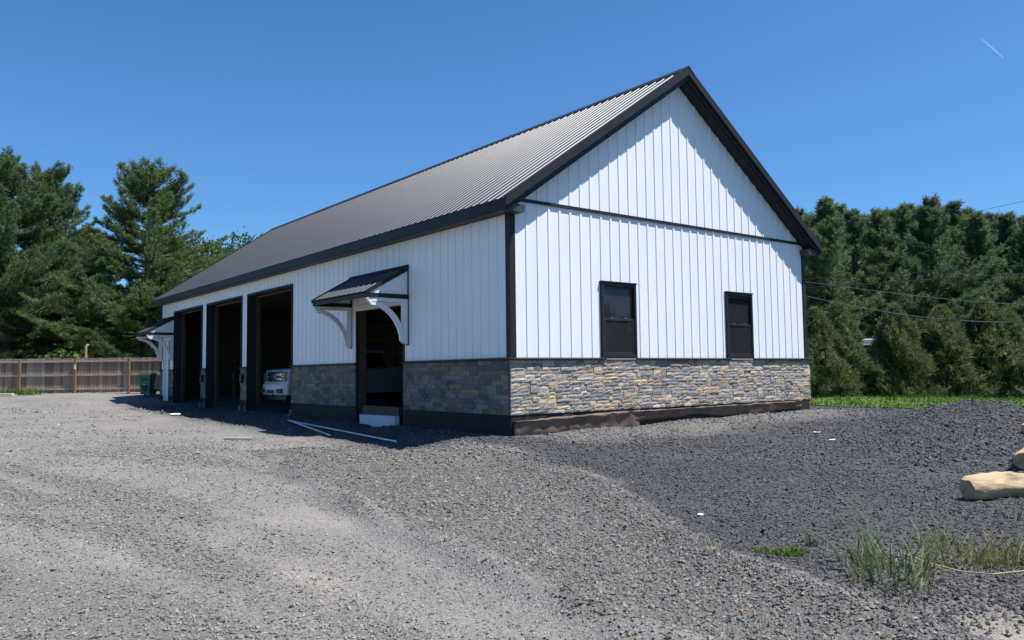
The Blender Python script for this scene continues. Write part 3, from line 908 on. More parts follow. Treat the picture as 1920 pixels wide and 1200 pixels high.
# ------------------------------------------------------------------ pickup in the third bay
def pickup(x, y, z):
    t = thing('pickup_truck', 'white pickup truck parked nose-out in the nearest garage bay', 'truck', (x, y, z))
    # body: side profile extruded, x runs back from the nose
    def arch(cx, r_, n=10):
        return [(cx + r_ * math.cos(math.pi * i / n), .42 + r_ * .98 * math.sin(math.pi * i / n)) for i in range(n + 1)]
    prof = [(.06, .58), (.04, .95), (.05, 1.22), (.12, 1.31), (.7, 1.38), (1.45, 1.42), (1.5, 1.42), (1.52, 1.30), (3.75, 1.30), (3.78, 1.36), (5.9, 1.36), (5.95, .62)] + \
        [(5.4, .55)] + arch(4.85, .50)[0:] + [(4.3, .50), (1.75, .50)] + arch(1.15, .50) + [(.6, .55)]
    mb = MB(); mb.prism(prof, 1, -1.0, 1.0)
    mb.build('body', M['paint'], t, .11, 4, True)
    # cab with tumblehome
    lo = [(1.45, 1.29), (3.78, 1.29)]; mb = MB()
    V = [(1.50, -.96, 1.30), (3.76, -.96, 1.30), (3.76, .96, 1.30), (1.50, .96, 1.30), (2.12, -.76, 1.96), (3.62, -.76, 1.96), (3.62, .76, 1.96), (2.12, .76, 1.96)]
    mb.add(V, [(0, 3, 2, 1), (4, 5, 6, 7), (0, 1, 5, 4), (1, 2, 6, 5), (2, 3, 7, 6), (3, 0, 4, 7)])
    mb.build('cab', M['paint'], t, .07, 3, True)
    mb = MB(); mb.add([(1.58, -.80, 1.40), (1.58, .80, 1.40), (2.05, .68, 1.90), (2.05, -.68, 1.90), (1.545, -.80, 1.41), (1.545, .80, 1.41), (2.015, .68, 1.91), (2.015, -.68, 1.91)],
                       [(0, 3, 2, 1), (4, 5, 6, 7), (0, 1, 5, 4), (1, 2, 6, 5), (2, 3, 7, 6), (3, 0, 4, 7)])
    mb.build('windshield', M['carglass'], t)
    for sg in (-1, 1):
        for xa, xb, xc, xd in ((1.78, 2.68, 2.68, 2.20), (2.76, 3.62, 3.52, 2.76)):
            mb = MB(); mb.prism([(xa, 1.36), (xb, 1.36), (xc, 1.86), (xd, 1.86)], 1, 0, .02)
            mb.v = [(px, sg * (.965 - (pz - 1.30) / .66 * .20 + .006 - py), pz) for px, py, pz in mb.v]
            mb.build('side_window', M['darkplastic'], t)
        mb = MB(); mb.box(2.70, 2.715, sg * 1.001 - .003, sg * 1.001 + .003, .62, 1.28); mb.build('door_seam', M['darkplastic'], t)
        mb = MB(); mb.box(2.40, 2.62, sg * 1.015 - .014, sg * 1.015 + .014, 1.10, 1.14); mb.build('door_handle', M['chrome'], t, .006)
        mb = MB(); mb.box(1.72, 1.90, sg * 1.16 - .12, sg * 1.16 + .12, 1.36, 1.66); mb.build('mirror', M['darkplastic'], t, .04, 2)
        # lamps: stacked reflectors in a chrome C-shaped housing
        hl = MB(); hl.box(-.005, .10, min(sg * .58, sg * .95), max(sg * .58, sg * .95), .93, 1.24); hl = hl.build('headlight', M['lamp'], t, .02, 2)
        for zz in (1.0, 1.10, 1.18):
            MB().box(-.020, -.004, min(sg * .60, sg * .80), max(sg * .60, sg * .80), zz - .022, zz + .022).build('reflector', M['chrome'], hl, .006)
        MB().box(-.020, .05, min(sg * .83, sg * .93), max(sg * .83, sg * .93), .99, 1.20).build('turn_signal', mat('amber_lens', (.10, .035, .012), .2, .1, 9), hl, .01)
        # bumper cut-out lamps
        MB().box(-.145, -.08, min(sg * .45, sg * .85), max(sg * .45, sg * .85), .56, .70).build('bumper_opening', M['darkplastic'], t, .02)
        for cx in (1.15, 4.85):
            wy = sg * .86
            mb = MB(); prof_ = []
            N_ = 28
            for (rr, yy) in ((.24, .13), (.38, .135), (.41, .10), (.41, -.10), (.38, -.135), (.24, -.13)):
                for q in range(N_):
                    an = 2 * math.pi * q / N_
                    mb.v.append((cx + rr * math.cos(an), wy + yy, .41 + rr * math.sin(an)))
            for b_ in range(6):
                c_ = (b_ + 1) % 6
                for q in range(N_):
                    mb.f.append((b_ * N_ + q, b_ * N_ + (q + 1) % N_, c_ * N_ + (q + 1) % N_, c_ * N_ + q))
            wl = mb.build('wheel', M['rubber'], t)
            rm = MB(); rm.tube([(cx, wy - .11, .41), (cx, wy + .11, .41)], .245, 24)
            for q in range(8):
                an = math.pi * q / 4
                rm.box(cx + .14 * math.cos(an) - .03, cx + .14 * math.cos(an) + .03, wy - .125, wy + .125, .41 + .14 * math.sin(an) - .03, .41 + .14 * math.sin(an) + .03)
            rm.build('rim', M['chrome'], wl)
    g = MB(); g.box(.0, .09, -.575, .575, .93, 1.25); g = g.build('grille', M['darkplastic'], t, .01)
    for zz in (1.015, 1.155):
        MB().box(-.030, .002, -.57, .57, zz - .05, zz + .05).build('grille_bar', M['chrome'], g, .012, 2)
    for yy in (-.33, 0.0, .33):
        MB().box(-.026, .001, yy - .02, yy + .02, .94, 1.24).build('grille_divider', M['darkplastic'], g, .006)
    mb = MB(); mb.tube([(-.05, 0, 1.085), (-.025, 0, 1.085)], 1.0, 24); mb.v = [(px, py * .14, 1.085 + (pz - 1.085) * .058) for px, py, pz in mb.v]
    em = mb.build('emblem', M['emblem'], t)
    mb = MB(); mb.tube([(-.046, 0, 1.085), (-.022, 0, 1.085)], 1.0, 24); mb.v = [(px, py * .155, 1.085 + (pz - 1.085) * .071) for px, py, pz in mb.v]
    mb.build('emblem_rim', M['chrome'], em)
    # wraparound bumper
    mb = MB(); n = 12; poly = []
    for i in range(n + 1):
        yy = -1.02 + 2.04 * i / n; poly.append((-.14 + .16 * abs(yy / 1.02) ** 4, yy))
    poly += [(.16, 1.02), (.16, -1.02)]
    mb.prism(poly, 2, .50, .86)
    mb.build('front_bumper', M['bumper'], t, .03, 3, True)
    MB().box(-.148, -.08, -.36, .36, .54, .68).build('air_intake', M['darkplastic'], t, .02)
    for yy in (-.28, .28):
        MB().tube([(-.16, yy, .53), (-.20, yy, .50), (-.19, yy, .45), (-.12, yy, .46)], .018, 8).build('tow_hook', M['darkplastic'], t)
    MB().box(.02, .10, -.88, .88, .33, .52).build('valance', M['darkplastic'], t, .02)
    MB().box(.2, 5.7, -.55, .55, .30, .50).build('chassis', M['darkplastic'], t)
    MB().box(5.92, 6.12, -.95, .95, .55, .70).build('rear_bumper', M['chrome'], t, .03)
    return t
M['bumper'] = mat('grey_white_bumper', (.50, .52, .55), .3, .03, 3)
pickup(.50, 13.20, .03)

# lumber leaning in the middle bay
for i, (x0, y0, x1, y1, zt) in enumerate(((2.0, 21.2, 2.3, 22.3, 1.35), (2.2, 22.0, 2.0, 21.6, 1.2))):
    o = thing('leaning_board', ('long thin board leaning left in the middle garage bay', 'shorter board crossing behind another in the middle garage bay')[i], 'board', (x0, y0, 0), 0, 'boards in the middle bay')
    MB().tube([(0, 0, .02), (x1 - x0, y1 - y0, zt)], .035, 4).build('plank', M['timber'], o)

# ------------------------------------------------------------------ fence on the left
fdir = np.array([.784, -.62]); f0 = np.array([-5.31, 31.70])
fyaw = math.atan2(fdir[1], fdir[0])
fence = thing('plank_fence', 'weathered brown wooden plank fence with posts and grey rails', 'fence', (f0[0], f0[1], 0), fyaw)
def fz(s): return gh(*(f0 + fdir * s)) if False else .49 + .0 * s
bme = []
brg = np.random.default_rng(5)
for v in range(6):
    w = .137; h = 1.60
    mb = MB(); mb.prism([(0, 0), (w, 0), (w, h - .03), (w - .03, h), (.03, h), (0, h - .03)], 1, 0, .02)
    me = bpy.data.meshes.new('board'); me.from_pydata(mb.v, [], mb.f)
    c = np.array((1.60, 1.42, 1.25)) * [np.array((.17, .115, .082)), np.array((.20, .16, .13)), np.array((.145, .098, .07)), np.array((.24, .205, .175)), np.array((.19, .128, .086)), np.array((.19, .148, .12))][v]
    a = me.color_attributes.new('Col', 'FLOAT_COLOR', 'POINT'); a.data.foreach_set('color', np.tile(np.append(c, 1).astype(np.float32), len(mb.v)))
    me.materials.append(M['fence']); bme.append(me)
s = -4.0
while s < 11.0:
    o = link('board', bme[brg.integers(6)], fence, (s, .0, fz(s) - .03 + .025 * brg.random()))
    o.rotation_euler = (0, (brg.random() - .5) * .012, 0)
    s += .141
posts = [-3.92, -1.5, .94, 3.52, 6.02, 8.5, 10.9]
for i, q in enumerate(posts):
    MB().box(q - .05, q + .05, -.145, -.045, .30, .49 + 1.56).build('post', M['post'], fence, .006)
    if i + 1 < len(posts):
        for zz in (.16, .80, 1.44):
            MB().box(q - .04, posts[i + 1] - .06, -.044, -.003, .49 + zz - .045, .49 + zz + .045).build('rail', M['rail'], fence)
MB().box(3.50, 3.57, -.16, -.146, 1.55, 1.75).build('tag_plate', M['paper'], fence)

# ------------------------------------------------------------------ wheeled bin
bx, by = [float(v) for v in (CAM + (fw + (276 - 960) / 1495.93 * r2 - (738 - 600) / 1495.93 * u2) * 36.0)[:2]]
bin_ = thing('wheeled_bin', 'green wheeled bin with yellow lid standing by the plank fence', 'bin', (bx, by, gh(bx, by)), fyaw)
bin_.scale = (.86, .86, .95)
mb = MB()
V = [(-.24, -.28, .04), (.24, -.28, .04), (.24, .25, .04), (-.24, .25, .04), (-.30, -.34, .92), (.30, -.34, .92), (.30, .36, .92), (-.30, .36, .92)]
mb.add(V, [(0, 3, 2, 1), (4, 5, 6, 7), (0, 1, 5, 4), (1, 2, 6, 5), (2, 3, 7, 6), (3, 0, 4, 7)])
body = mb.build('body', M['bin'], bin_, .03, 2)
MB().box(-.325, .325, -.37, .39, .92, .955).build('rim', M['bin'], bin_, .012)
mb = MB(); mb.prism([(-.40, .93), (-.40, 1.0), (-.1, 1.05), (.25, 1.05), (.42, 1.0), (.42, .957), (-.376, .957), (-.376, .93)], 0, -.345, .345)
mb.build('lid', M['binlid'], bin_, .015, 2)
MB().tube([(-.25, .44, .99), (.25, .44, .99)], .018, 8).build('handle', M['bin'], bin_)
for sx in (-1, 1):
    MB().tube([(sx * .22, .30, .13), (sx * .29, .30, .13)], .13, 16).build('wheel', M['rubber'], bin_)
MB().box(-.17, .17, -.345, -.325, .70, .78).build('grip_shade', M['darkplastic'], body, .008)  # dark plate put in for the shade of a hand-hold
mb = MB(); mb.tube([(0, -.315, .40), (0, -.335, .40)], 1.0, 20); mb.v = [(px * .15, py, .36 + (pz - .40) * .17) for px, py, pz in mb.v]; mb.build('shade_disc', M['darkplastic'], body)  # flat dark disc standing for a shade shape on the bin front
MB().box(-.09, .06, -.338, -.318, .49, .515).build('sticker', M['paper'], body)

# ------------------------------------------------------------------ trees
def pine_arrays(seed, H, RAD, crown0, dens=1.0, tint=(.050, .085, .030), expo=.62, up=48, gap=1.0):
    """trunk and limbs, and a crown of bottle-brush shoots that turn up at the tips"""
    g = np.random.default_rng(seed)
    trunk = MB()
    bend = (g.random(2) - .5) * .5
    def axis_pt(z):
        t = z / H
        return np.array([bend[0] * math.sin(t * 2.5), bend[1] * math.sin(t * 2.1), z])
    zs = np.linspace(-.3, H * .97, 12)
    trunk.tube([axis_pt(z) for z in zs], [max(.02, .024 * H * (1 - z / H) ** .8 + .01) for z in np.clip(zs, 0, H)], 8)
    sp, sd, sl_ = [], [], []
    z = crown0
    while z < H - .2:
        t = (z - crown0) / (H - crown0)
        prof = RAD * ((1 - t) ** expo) * (.72 + .28 * min(1, (t + .02) * 6))
        nb = int(g.integers(4, 7)); a0 = g.random() * 6.28
        for k in range(nb):
            az = a0 + 6.283 * k / nb + (g.random() - .5) * .8
            Lb = prof * (.45 + .75 * g.random() ** 1.2) + .2 * (1 - .6 * t)
            el = R(-5 + up * t ** 1.15 + g.normal() * 8)
            n = max(4, int(Lb / .28)); P = []; pos = axis_pt(z + (g.random() - .5) * .3)
            for i in range(n + 1):
                u = i / n; e = el + R(32) * u ** 2
                P.append(pos.copy())
                pos = pos + (Lb / n) * np.array([math.cos(az) * math.cos(e), math.sin(az) * math.cos(e), math.sin(e)])
                az += (g.random() - .5) * .12
            trunk.tube(P, [max(.008, .020 * Lb * (1 - i / n) * .7 + .008) for i in range(n + 1)], 3, False)
            for i in range(1, n + 1):
                u = i / n
                if u < .25: continue
                d0 = P[i] - P[i - 1]; d0 = d0 / np.linalg.norm(d0)
                side = np.array([-d0[1], d0[0], 0]); side /= (np.linalg.norm(side) + 1e-6)
                # side twigs left and right, each carrying shoots
                for sg in (-1, 1):
                    tw = (.18 + .30 * Lb * .5 * (1 - u) ** .7 * (.4 + .8 * g.random()))
                    m = max(1, int(tw / .16 * dens + .5))
                    for q in range(m):
                        f = (q + g.random()) / m
                        c = P[i] + (side * sg * .8 + d0 * .6) * tw * f + np.array([0, 0, .06 * g.normal() - .05 * f])
                        dd = side * sg * (.45 + .2 * g.normal()) + d0 * .55 + np.array([0, 0, .45 + .35 * t + .2 * g.normal()])
                        sp.append(c); sd.append(dd / np.linalg.norm(dd)); sl_.append(.22 + .20 * g.random())
            for q in range(3):
                dd = d0 + np.array([0, 0, .5 + .3 * t]) + g.normal(size=3) * .2
                sp.append(P[-1]); sd.append(dd / np.linalg.norm(dd)); sl_.append(.32 + .2 * g.random())
        z += (.40 + .22 * g.random()) * (1.12 - .35 * t) * gap
    for q in range(7):                                    # upright leaders at the top
        a_ = g.random() * 6.28; r_ = 0 if q == 0 else .15 + .4 * g.random()
        b_ = axis_pt(H - .75 - 2.4 * r_) + np.array([math.cos(a_) * r_, math.sin(a_) * r_, 0])
        for w_ in range(5):
            sp.append(b_ + np.array([0, 0, .15 * w_ * (1 if q == 0 else .75)])); sd.append(np.array([g.normal() * .12, g.normal() * .12, 1.])); sl_.append(.30)
    sp = np.array(sp); sd = np.array(sd); sl_ = np.array(sl_)
    K = 22; n = len(sp)
    f = g.random((n, K, 1))
    rnd = g.normal(size=(n, K, 3)); rnd -= (rnd * sd[:, None, :]).sum(2, keepdims=True) * sd[:, None, :]; rnd /= np.linalg.norm(rnd, axis=2, keepdims=True)
    dirs = sd[:, None, :] * .75 + rnd * .75; dirs /= np.linalg.norm(dirs, axis=2, keepdims=True)
    c = sp[:, None, :] + sd[:, None, :] * sl_[:, None, None] * f + rnd * .015
    ln = (.13 + .07 * g.random((n, K, 1)))
    wv = np.cross(dirs, g.normal(size=(n, K, 3))); wv /= np.linalg.norm(wv, axis=2, keepdims=True)
    V = np.stack([c - wv * .017, c + wv * .017, c + dirs * ln], 2).reshape(-1, 3)
    Fa = np.arange(n * K * 3).reshape(-1, 3)
    tv = np.array(tint) * (.72 + .56 * g.random((n, 1))) * np.array([1 + .10 * g.normal(size=n), np.ones(n), 1 + .10 * g.normal(size=n)]).T.clip(.6, 1.4)
    return trunk, V, Fa, np.repeat(tv, K * 3, 0)

def tree_proto(name, arr, m):
    trunk, V, Fa, colr = arr
    tm = bpy.data.meshes.new('trunk'); tm.from_pydata(trunk.v, [], trunk.f); tm.materials.append(M['bark'])
    cm = np_mesh('crown', V, Fa, m, colr)
    return tm, cm
def place_tree(name, proto, loc, rz, sc, label, cat, group):
    t = thing(name, label, cat, loc, rz, group)
    t.scale = sc if isinstance(sc, tuple) else (sc, sc, sc)
    link('trunk', proto[0], t); link('crown', proto[1], t)
    return t
P_big = [tree_proto('a', pine_arrays(11, 14, 5.6, 1.9, 1.5, (.128, .180, .066), .54, 44, .72), M['pine']),
         tree_proto('b', pine_arrays(12, 14, 5.4, 1.7, 1.5, (.112, .168, .070), .60, 42, .8), M['pine'])]
P_row = [tree_proto('c', pine_arrays(21, 10, 3.4, .5, 1.35, (.138, .194, .094), .95, 52), M['pine']),
         tree_proto('d', pine_arrays(22, 10, 3.1, .5, 1.35, (.150, .204, .092), 1.0, 56), M['pine']),
         tree_proto('e', pine_arrays(23, 10, 3.6, .5, 1.35, (.128, .186, .098), .9, 50), M['pine'])]

def world_at(px, py, depth):
    return CAM + (fw + (px - 960) / 1495.93 * r2 - (py - 600) / 1495.93 * u2) * depth
def plant(name, proto, px, depth, top_py, protoH, label, group, rz, wide=1.0, cat='tree'):
    P = world_at(px, 700, depth)
    z0 = gh(P[0], P[1])
    ztop = world_at(px, top_py, depth)[2]
    s_ = (ztop - z0) / protoH
    return place_tree(name, proto, (P[0], P[1], z0 - .05), rz, (s_ * wide, s_ * wide, s_), label, cat, group)

LG = 'pines behind the plank fence'
plant('pine_tree', P_big[1], 8, 46, 292, 14, 'tallest dark pine at the left edge behind the plank fence', LG, 1.0, 1.2)
plant('pine_tree', P_big[0], 86, 51, 322, 14, 'pine with ragged forked top between the two larger left pines', LG, 2.2, .92)
plant('pine_tree', P_big[0], 272, 46, 316, 14, 'broad pine with upswept branches just left of the barn roof', LG, 4.1, 1.22)
plant('pine_tree', P_big[1], 170, 55, 430, 14, 'lower pine filling the gap behind the two tall left pines', LG, .3, 1.5)
plant('pine_tree', P_big[0], 340, 58, 470, 14, 'low broad pine behind the far canopy of the barn', LG, 1.7, 1.6)
plant('pine_tree', P_big[1], 325, 64, 452, 14, 'small distant pine peeking over the far end of the barn roof', LG, 5.3, 1.0)
plant('pine_tree', P_big[0], -75, 52, 300, 14, 'pine cut off by the left edge of the picture', LG, 3.0, 1.0)

for i, (px, d, top) in enumerate(((-40, 105, 560), (30, 98, 545), (95, 110, 552), (150, 100, 530), (215, 104, 540), (290, 108, 545), (345, 100, 540), (60, 120, 560))):
    plant('pine_tree', P_big[i % 2], px, d, top, 14, ('far pine in the backdrop row beyond the field, %s' % ('left edge', 'under the tallest pine', 'behind the stone wall', 'above the tan post', 'left of the broad pine trunk', 'behind the broad pine', 'beside the barn end', 'rearmost at left')[i]), 'far pines beyond the field', i * 1.1, 1.35)

# leafy tree behind the far end of the roof
def leafy_arrays(seed, H, RX, n=2600, tint=(.07, .11, .03)):
    g = np.random.default_rng(seed)
    trunk = MB(); trunk.tube([(0, 0, -.3), (.1, 0, H * .3), (0, .1, H * .6), (.1, .1, H * .85)], [.025 * H, .02 * H, .012 * H, .004 * H], 8)
    cl = []
    for q in range(26):
        d = g.normal(size=3); d /= np.linalg.norm(d)
        c = np.array([0, 0, H * .62]) + d * np.array([RX, RX, H * .34]) * (.45 + .5 * g.random())
        cl.append((c, RX * (.22 + .2 * g.random())))
        trunk.tube([(0, 0, H * .45), tuple(c * .6 + np.array([0, 0, H * .2])), tuple(c)], [.008 * H, .005 * H, .002 * H], 4, False)
    pts = []
    for c, r_ in cl:
        m = n // 26
        d = g.normal(size=(m, 3)); d /= np.linalg.norm(d, axis=1, keepdims=True)
        pts.append(c + d * r_ * (.55 + .55 * g.random((m, 1))))
    pts = np.concatenate(pts); m = len(pts); K = 5
    d = g.normal(size=(m, K, 3)); d /= np.linalg.norm(d, axis=2, keepdims=True)
    wv = np.cross(d, g.normal(size=(m, K, 3))); wv /= np.linalg.norm(wv, axis=2, keepdims=True)
    c = pts[:, None, :] + g.normal(size=(m, K, 3)) * .16
    Lf, Wf = .22, .09
    A = c; B_ = c + d * Lf * .5 + wv * Wf; C = c + d * Lf; D = c + d * Lf * .5 - wv * Wf
    V = np.stack([A, B_, C, D], 2).reshape(-1, 3); Fa = np.arange(m * K * 4).reshape(-1, 4)
    tv = np.array(tint) * (.7 + .6 * g.random((m, 1)))
    return trunk, V, Fa, np.repeat(tv, K * 4, 0)
P_leaf = tree_proto('l', leafy_arrays(31, 10, 4.0), M['leaf'])
plant('broadleaf_tree', P_leaf, 432, 72, 452, 9.7, 'rounded leafy tree rising behind the far roof slope', 'far leafy trees', .5)
plant('broadleaf_tree', P_leaf, 478, 84, 448, 9.7, 'leafy treetop furthest right above the far roof slope', 'far leafy trees', 2.5)

# far hedgerow on the right
RG = 'pines in the windbreak row'
tops = [(1505, 41, 392, 0), (1556, 38, 372, 1), (1612, 43, 398, 2), (1660, 39, 392, 0), (1712, 42, 384, 1), (1762, 38.5, 372, 2), (1806, 42, 378, 0), (1852, 39, 398, 1), (1898, 42, 404, 2), (1948, 39, 402, 0), (2010, 41, 405, 1), (1440, 40, 400, 2),
        (1584, 49, 402, 1), (1690, 50, 396, 2), (1785, 50, 392, 0), (1875, 50, 404, 2), (1930, 49, 408, 1), (1530, 50, 400, 0),
        (1634, 46, 404, 1), (1738, 46, 388, 0), (1828, 46, 392, 1), (1585, 45, 388, 2)]
words = ['pine partly hidden by the right eave of the barn', 'tall pine just right of the barn eave with a forked crown', 'slightly lower pine second from the barn in the front row', 'pine above the white vehicle behind the hedge',
         'pine in the middle of the right-hand windbreak with a flat dark top', 'tallest pine near the middle of the right-hand windbreak', 'pine just right of the tallest windbreak pine', 'lower pine below the thin wire crossing the sky',
         'pine near the right edge below the sky wire', 'pine cut by the right edge of the picture', 'pine beyond the right edge of the picture', 'pine hidden behind the gable of the barn',
         'background pine between the first two windbreak pines', 'background pine left of the windbreak middle', 'background pine behind the tallest windbreak pine', 'background pine behind the lower right pines', 'background pine at the far right of the windbreak', 'background pine beside the barn eave',
         'slim pine between the gap pine and its left neighbour', 'slim pine just left of the tallest windbreak pine', 'slim pine just right of the tallest windbreak pines', 'slim pine behind the forked pine beside the barn']
for i, (px, d, top, v) in enumerate(tops):
    plant('pine_tree', P_row[v], px, d, top, 10, words[i], RG, i * 1.37, 1.12)

# arborvitae hedge
def arbor_arrays(seed, H=4.0, RAD=1.05, n=4600, tint=(.135, .172, .080)):
    g = np.random.default_rng(seed)
    trunk = MB(); trunk.tube([(0, 0, -.2), (0, 0, H * .9)], [.07, .02], 6)
    z = H * (1 - g.random(n) ** .75) * .97 + .05
    az = g.random(n) * 6.283
    lob = 1 + .30 * np.sin(az * 2 + z * 1.3 + seed * 2) * np.sin(z * 2.2 + seed) + .20 * np.sin(az * 3 + z * 2.1 + seed) + .18 * np.sin(az * 7 - z * 3.3) + .12 * np.sin(az * 13 + z * 6.1)
    rr = 1.25 * RAD * (1 - (z / H) ** 1.5) ** .9 * lob * (.40 + .70 * np.sqrt(g.random(n)))
    P = np.stack([np.cos(az) * rr, np.sin(az) * rr, z], -1)
    o = np.stack([np.cos(az), np.sin(az), np.full(n, .9)], -1); o /= np.linalg.norm(o, axis=1, keepdims=True)
    K = 9
    d = o[:, None, :] * .8 + g.normal(size=(n, K, 3)) * .5; d /= np.linalg.norm(d, axis=2, keepdims=True)
    wv = np.cross(d, g.normal(size=(n, K, 3))); wv /= np.linalg.norm(wv, axis=2, keepdims=True)
    c = P[:, None, :] + g.normal(size=(n, K, 3)) * .05
    ln = (.11 + .13 * g.random((n, K, 1)))
    V = np.stack([c - wv * .018, c + wv * .018, c + d * ln], 2).reshape(-1, 3)
    tv = np.array(tint) * (.55 + .9 * g.random((n, 1))) * np.array([1 + .16 * g.normal(size=n), np.ones(n), np.ones(n)]).T.clip(.6, 1.5)
    return trunk, V, np.arange(n * K * 3).reshape(-1, 3), np.repeat(tv, K * 3, 0)
P_arb = [tree_proto('h1', arbor_arrays(41), M['pine']), tree_proto('h2', arbor_arrays(42, 4.0, 1.2, 4800, (.148, .176, .076)), M['pine'])]
hed = [(1490, 29.6, 590), (1532, 30.2, 574), (1574, 31.0, 560), (1682, 30.6, 566), (1728, 31.4, 596), (1770, 30.8, 570), (1814, 31.4, 590), (1852, 31.0, 556), (1896, 30.8, 578), (1945, 31.2, 570), (2000, 31, 575)]
hw = ['arborvitae shrub hidden at the right corner of the barn', 'narrow arborvitae shrub beside the right corner of the barn', 'arborvitae shrub just left of the hedge gap', 'arborvitae shrub just right of the hedge gap with the white vehicle',
      'shorter dark arborvitae shrub second right of the hedge gap', 'pointed arborvitae shrub in the middle of the hedge', 'low arborvitae shrub between the middle one and the tallest', 'tallest arborvitae shrub third from the right edge', 'arborvitae shrub second from the right edge', 'arborvitae shrub cut by the right edge', 'arborvitae shrub beyond the right edge']
for i, (px, d, top) in enumerate(hed):
    plant('arborvitae_shrub', P_arb[i % 2], px, d, top, 4.0, hw[i], 'arborvitae hedge along the lawn', i * 2.1, .80 + .1 * (i % 3), 'shrub')

# white vehicle glimpsed through the hedge
vp = world_at(1626, 690, 33.5)
vz = gh(vp[0], vp[1])
van = thing('parked_van', 'white vehicle glimpsed through the gap in the hedge', 'vehicle', (vp[0], vp[1], vz + .12), math.atan2(-.62, .784))
mb = MB(); mb.prism([(-.9, .45), (.9, .45), (.95, 1.2), (.80, 1.25), (.68, 2.15), (.55, 2.25), (-.55, 2.25), (-.68, 2.15), (-.80, 1.25), (-.95, 1.2)], 1, 0, 4.6)
vb = mb.build('body', M['paint'], van, .05, 2)
MB().box(-.62, .62, -.02, .03, 1.62, 2.0).build('windshield', M['carglass'], van, .01)
MB().box(-.80, .80, -.06, .03, 1.18, 1.42).build('hood_edge', M['darkplastic'], van, .01)
MB().box(-.9, .9, -.10, .05, .5, .8).build('front_bumper', M['bumper'], van, .03)
for sx in (-1, 1):
    MB().box(min(sx * .5, sx * .85), max(sx * .5, sx * .85), -.05, .05, .88, 1.08).build('headlight', M['lamp'], van, .02)
    for yy in (.9, 3.6):
        MB().tube([(sx * .72, yy, .36), (sx * .95, yy, .36)], .36, 20).build('wheel', M['rubber'], van)

# trees across the yard (seen mirrored in the window panes)
k_ = 0
for ang in np.arange(-62, -17, 3.4):
    for d, off in ((30, 0), (33.5, 1.7)):
        a = R(ang + off)
        x, y = 4 + d * math.cos(a), d * math.sin(a)
        hgt = (5.0 if ang < -38 else 9.0) * (1 + .12 * math.sin(k_ * 2.3))
        t = place_tree('pine_tree', P_row[k_ % 3], (x, y, gh(x, y) - .1), k_ * 1.9, (.75 if ang < -38 else .95, .75 if ang < -38 else .95, hgt / 10), 'pine across the yard seen only mirrored in the gable windows', 'tree', 'pines across the yard')
        k_ += 1

# things behind the fence
def at_ground(px, depth):
    P = world_at(px, 700, depth); return P[0], P[1], gh(P[0], P[1])
x, y, z = at_ground(160, 38.6)
pz = world_at(160, 648, 38.6)[2]
t = thing('wooden_post', 'tan peeled wooden post standing behind the plank fence', 'post', (x, y, z))
MB().tube([(0, 0, -.2), (0.01, 0, (pz - z) * .5), (0, 0.01, pz - z)], [.075, .07, .062], 10).build('shaft', M['tanwood'], t)
MB().tube([(0, 0, pz - z - .05), (.05, 0, pz - z + .06), (.12, 0, pz - z + .02)], .02, 6).build('hook', M['paper'], t)
x, y, z = at_ground(120, 40.5)
sh = leafy_arrays(51, 2.0, .8, 1500, (.085, .14, .03))
place_tree('leafy_shrub', tree_proto('s', sh, M['leaf']), (x, y, z), 0, (1.0, 1.0, .95), 'bright green shrub showing above the plank fence', 'shrub', None)
# low stone wall behind the fence
x, y, z = at_ground(40, 44)
t = thing('stone_wall', 'low grey dry stone wall between the trunks behind the fence', 'wall', (x, y, z), fyaw)
g_ = np.random.default_rng(77)
for r_ in range(5):
    q = -2.0 + .2 * g_.random()
    while q < 1.6:
        w = .25 + .35 * g_.random()
        mb = MB(); mb.box(q, q + w - .02, -.2 - .05 * g_.random(), .2, r_ * .25, r_ * .25 + .23)
        mb.v = [(a + .03 * g_.normal(), b + .03 * g_.normal(), c + .02 * g_.normal()) for a, b, c in mb.v]
        mb.build('stone', M['wallstone'] if 'wallstone' in M else M.setdefault('wallstone', mat('grey_field_stone', (.27, .265, .26), .9, .3, 4, .6, 20)), t, .02)
        q += w
# far house
x, y, z = at_ground(205, 112)
t = thing('far_house', 'pale blue house glimpsed under the pines beyond the fence', 'house', (x, y, z), fyaw)
MB().box(-7, 7, 0, 8, -.3, 3.0).build('wall', M['housewall'], t)
mb = MB(); mb.prism([(-.5, 3.0), (8.5, 3.0), (4, 5.6)], 0, -7.5, 7.5); mb.build('roof', M['houseroof'], t)
for q in (-5, -2, 2.6, 5.2):
    w_ = MB().box(q - .55, q + .55, -.06, .02, .9, 2.3).build('window', M['white'], t)
    MB().box(q - .45, q + .45, -.075, -.055, 1.0, 2.2).build('pane', M['carglass'], w_)
MB().box(-.2, .8, -.06, .02, -.2, 2.1).build('door', M['white'], t)

# ------------------------------------------------------------------ wires
def wire(name, pts, rad, m, label):
    P = [world_at(*q) for q in pts]
    P = np.array(P)
    # smooth catenary-like curve through the points
    u = np.r_[0, np.cumsum(np.linalg.norm(np.diff(P, axis=0), axis=1))]
    uu = np.linspace(0, u[-1], 40)
    deg = min(3, len(P) - 1)
    Q = np.stack([np.polyval(np.polyfit(u, P[:, k], deg if k == 2 else 1), uu) for k in range(3)], -1)
    o = MB().tube([tuple(q) for q in Q], rad, 5).build(name, m)
    tag(o, label, 'cable', 'overhead cables')
wire('overhead_cable', [(1380, 531, 34), (1510, 524, 31), (1700, 513, 27), (1920, 500, 24), (2200, 482, 20)], .014, M['wire'], 'topmost dark cable crossing the pines right of the barn')
wire('overhead_cable', [(1380, 545, 34), (1600, 534, 29), (1760, 525, 26), (1920, 514, 24), (2200, 496, 20)], .016, M['wire'], 'second dark cable just under the topmost one across the pines')
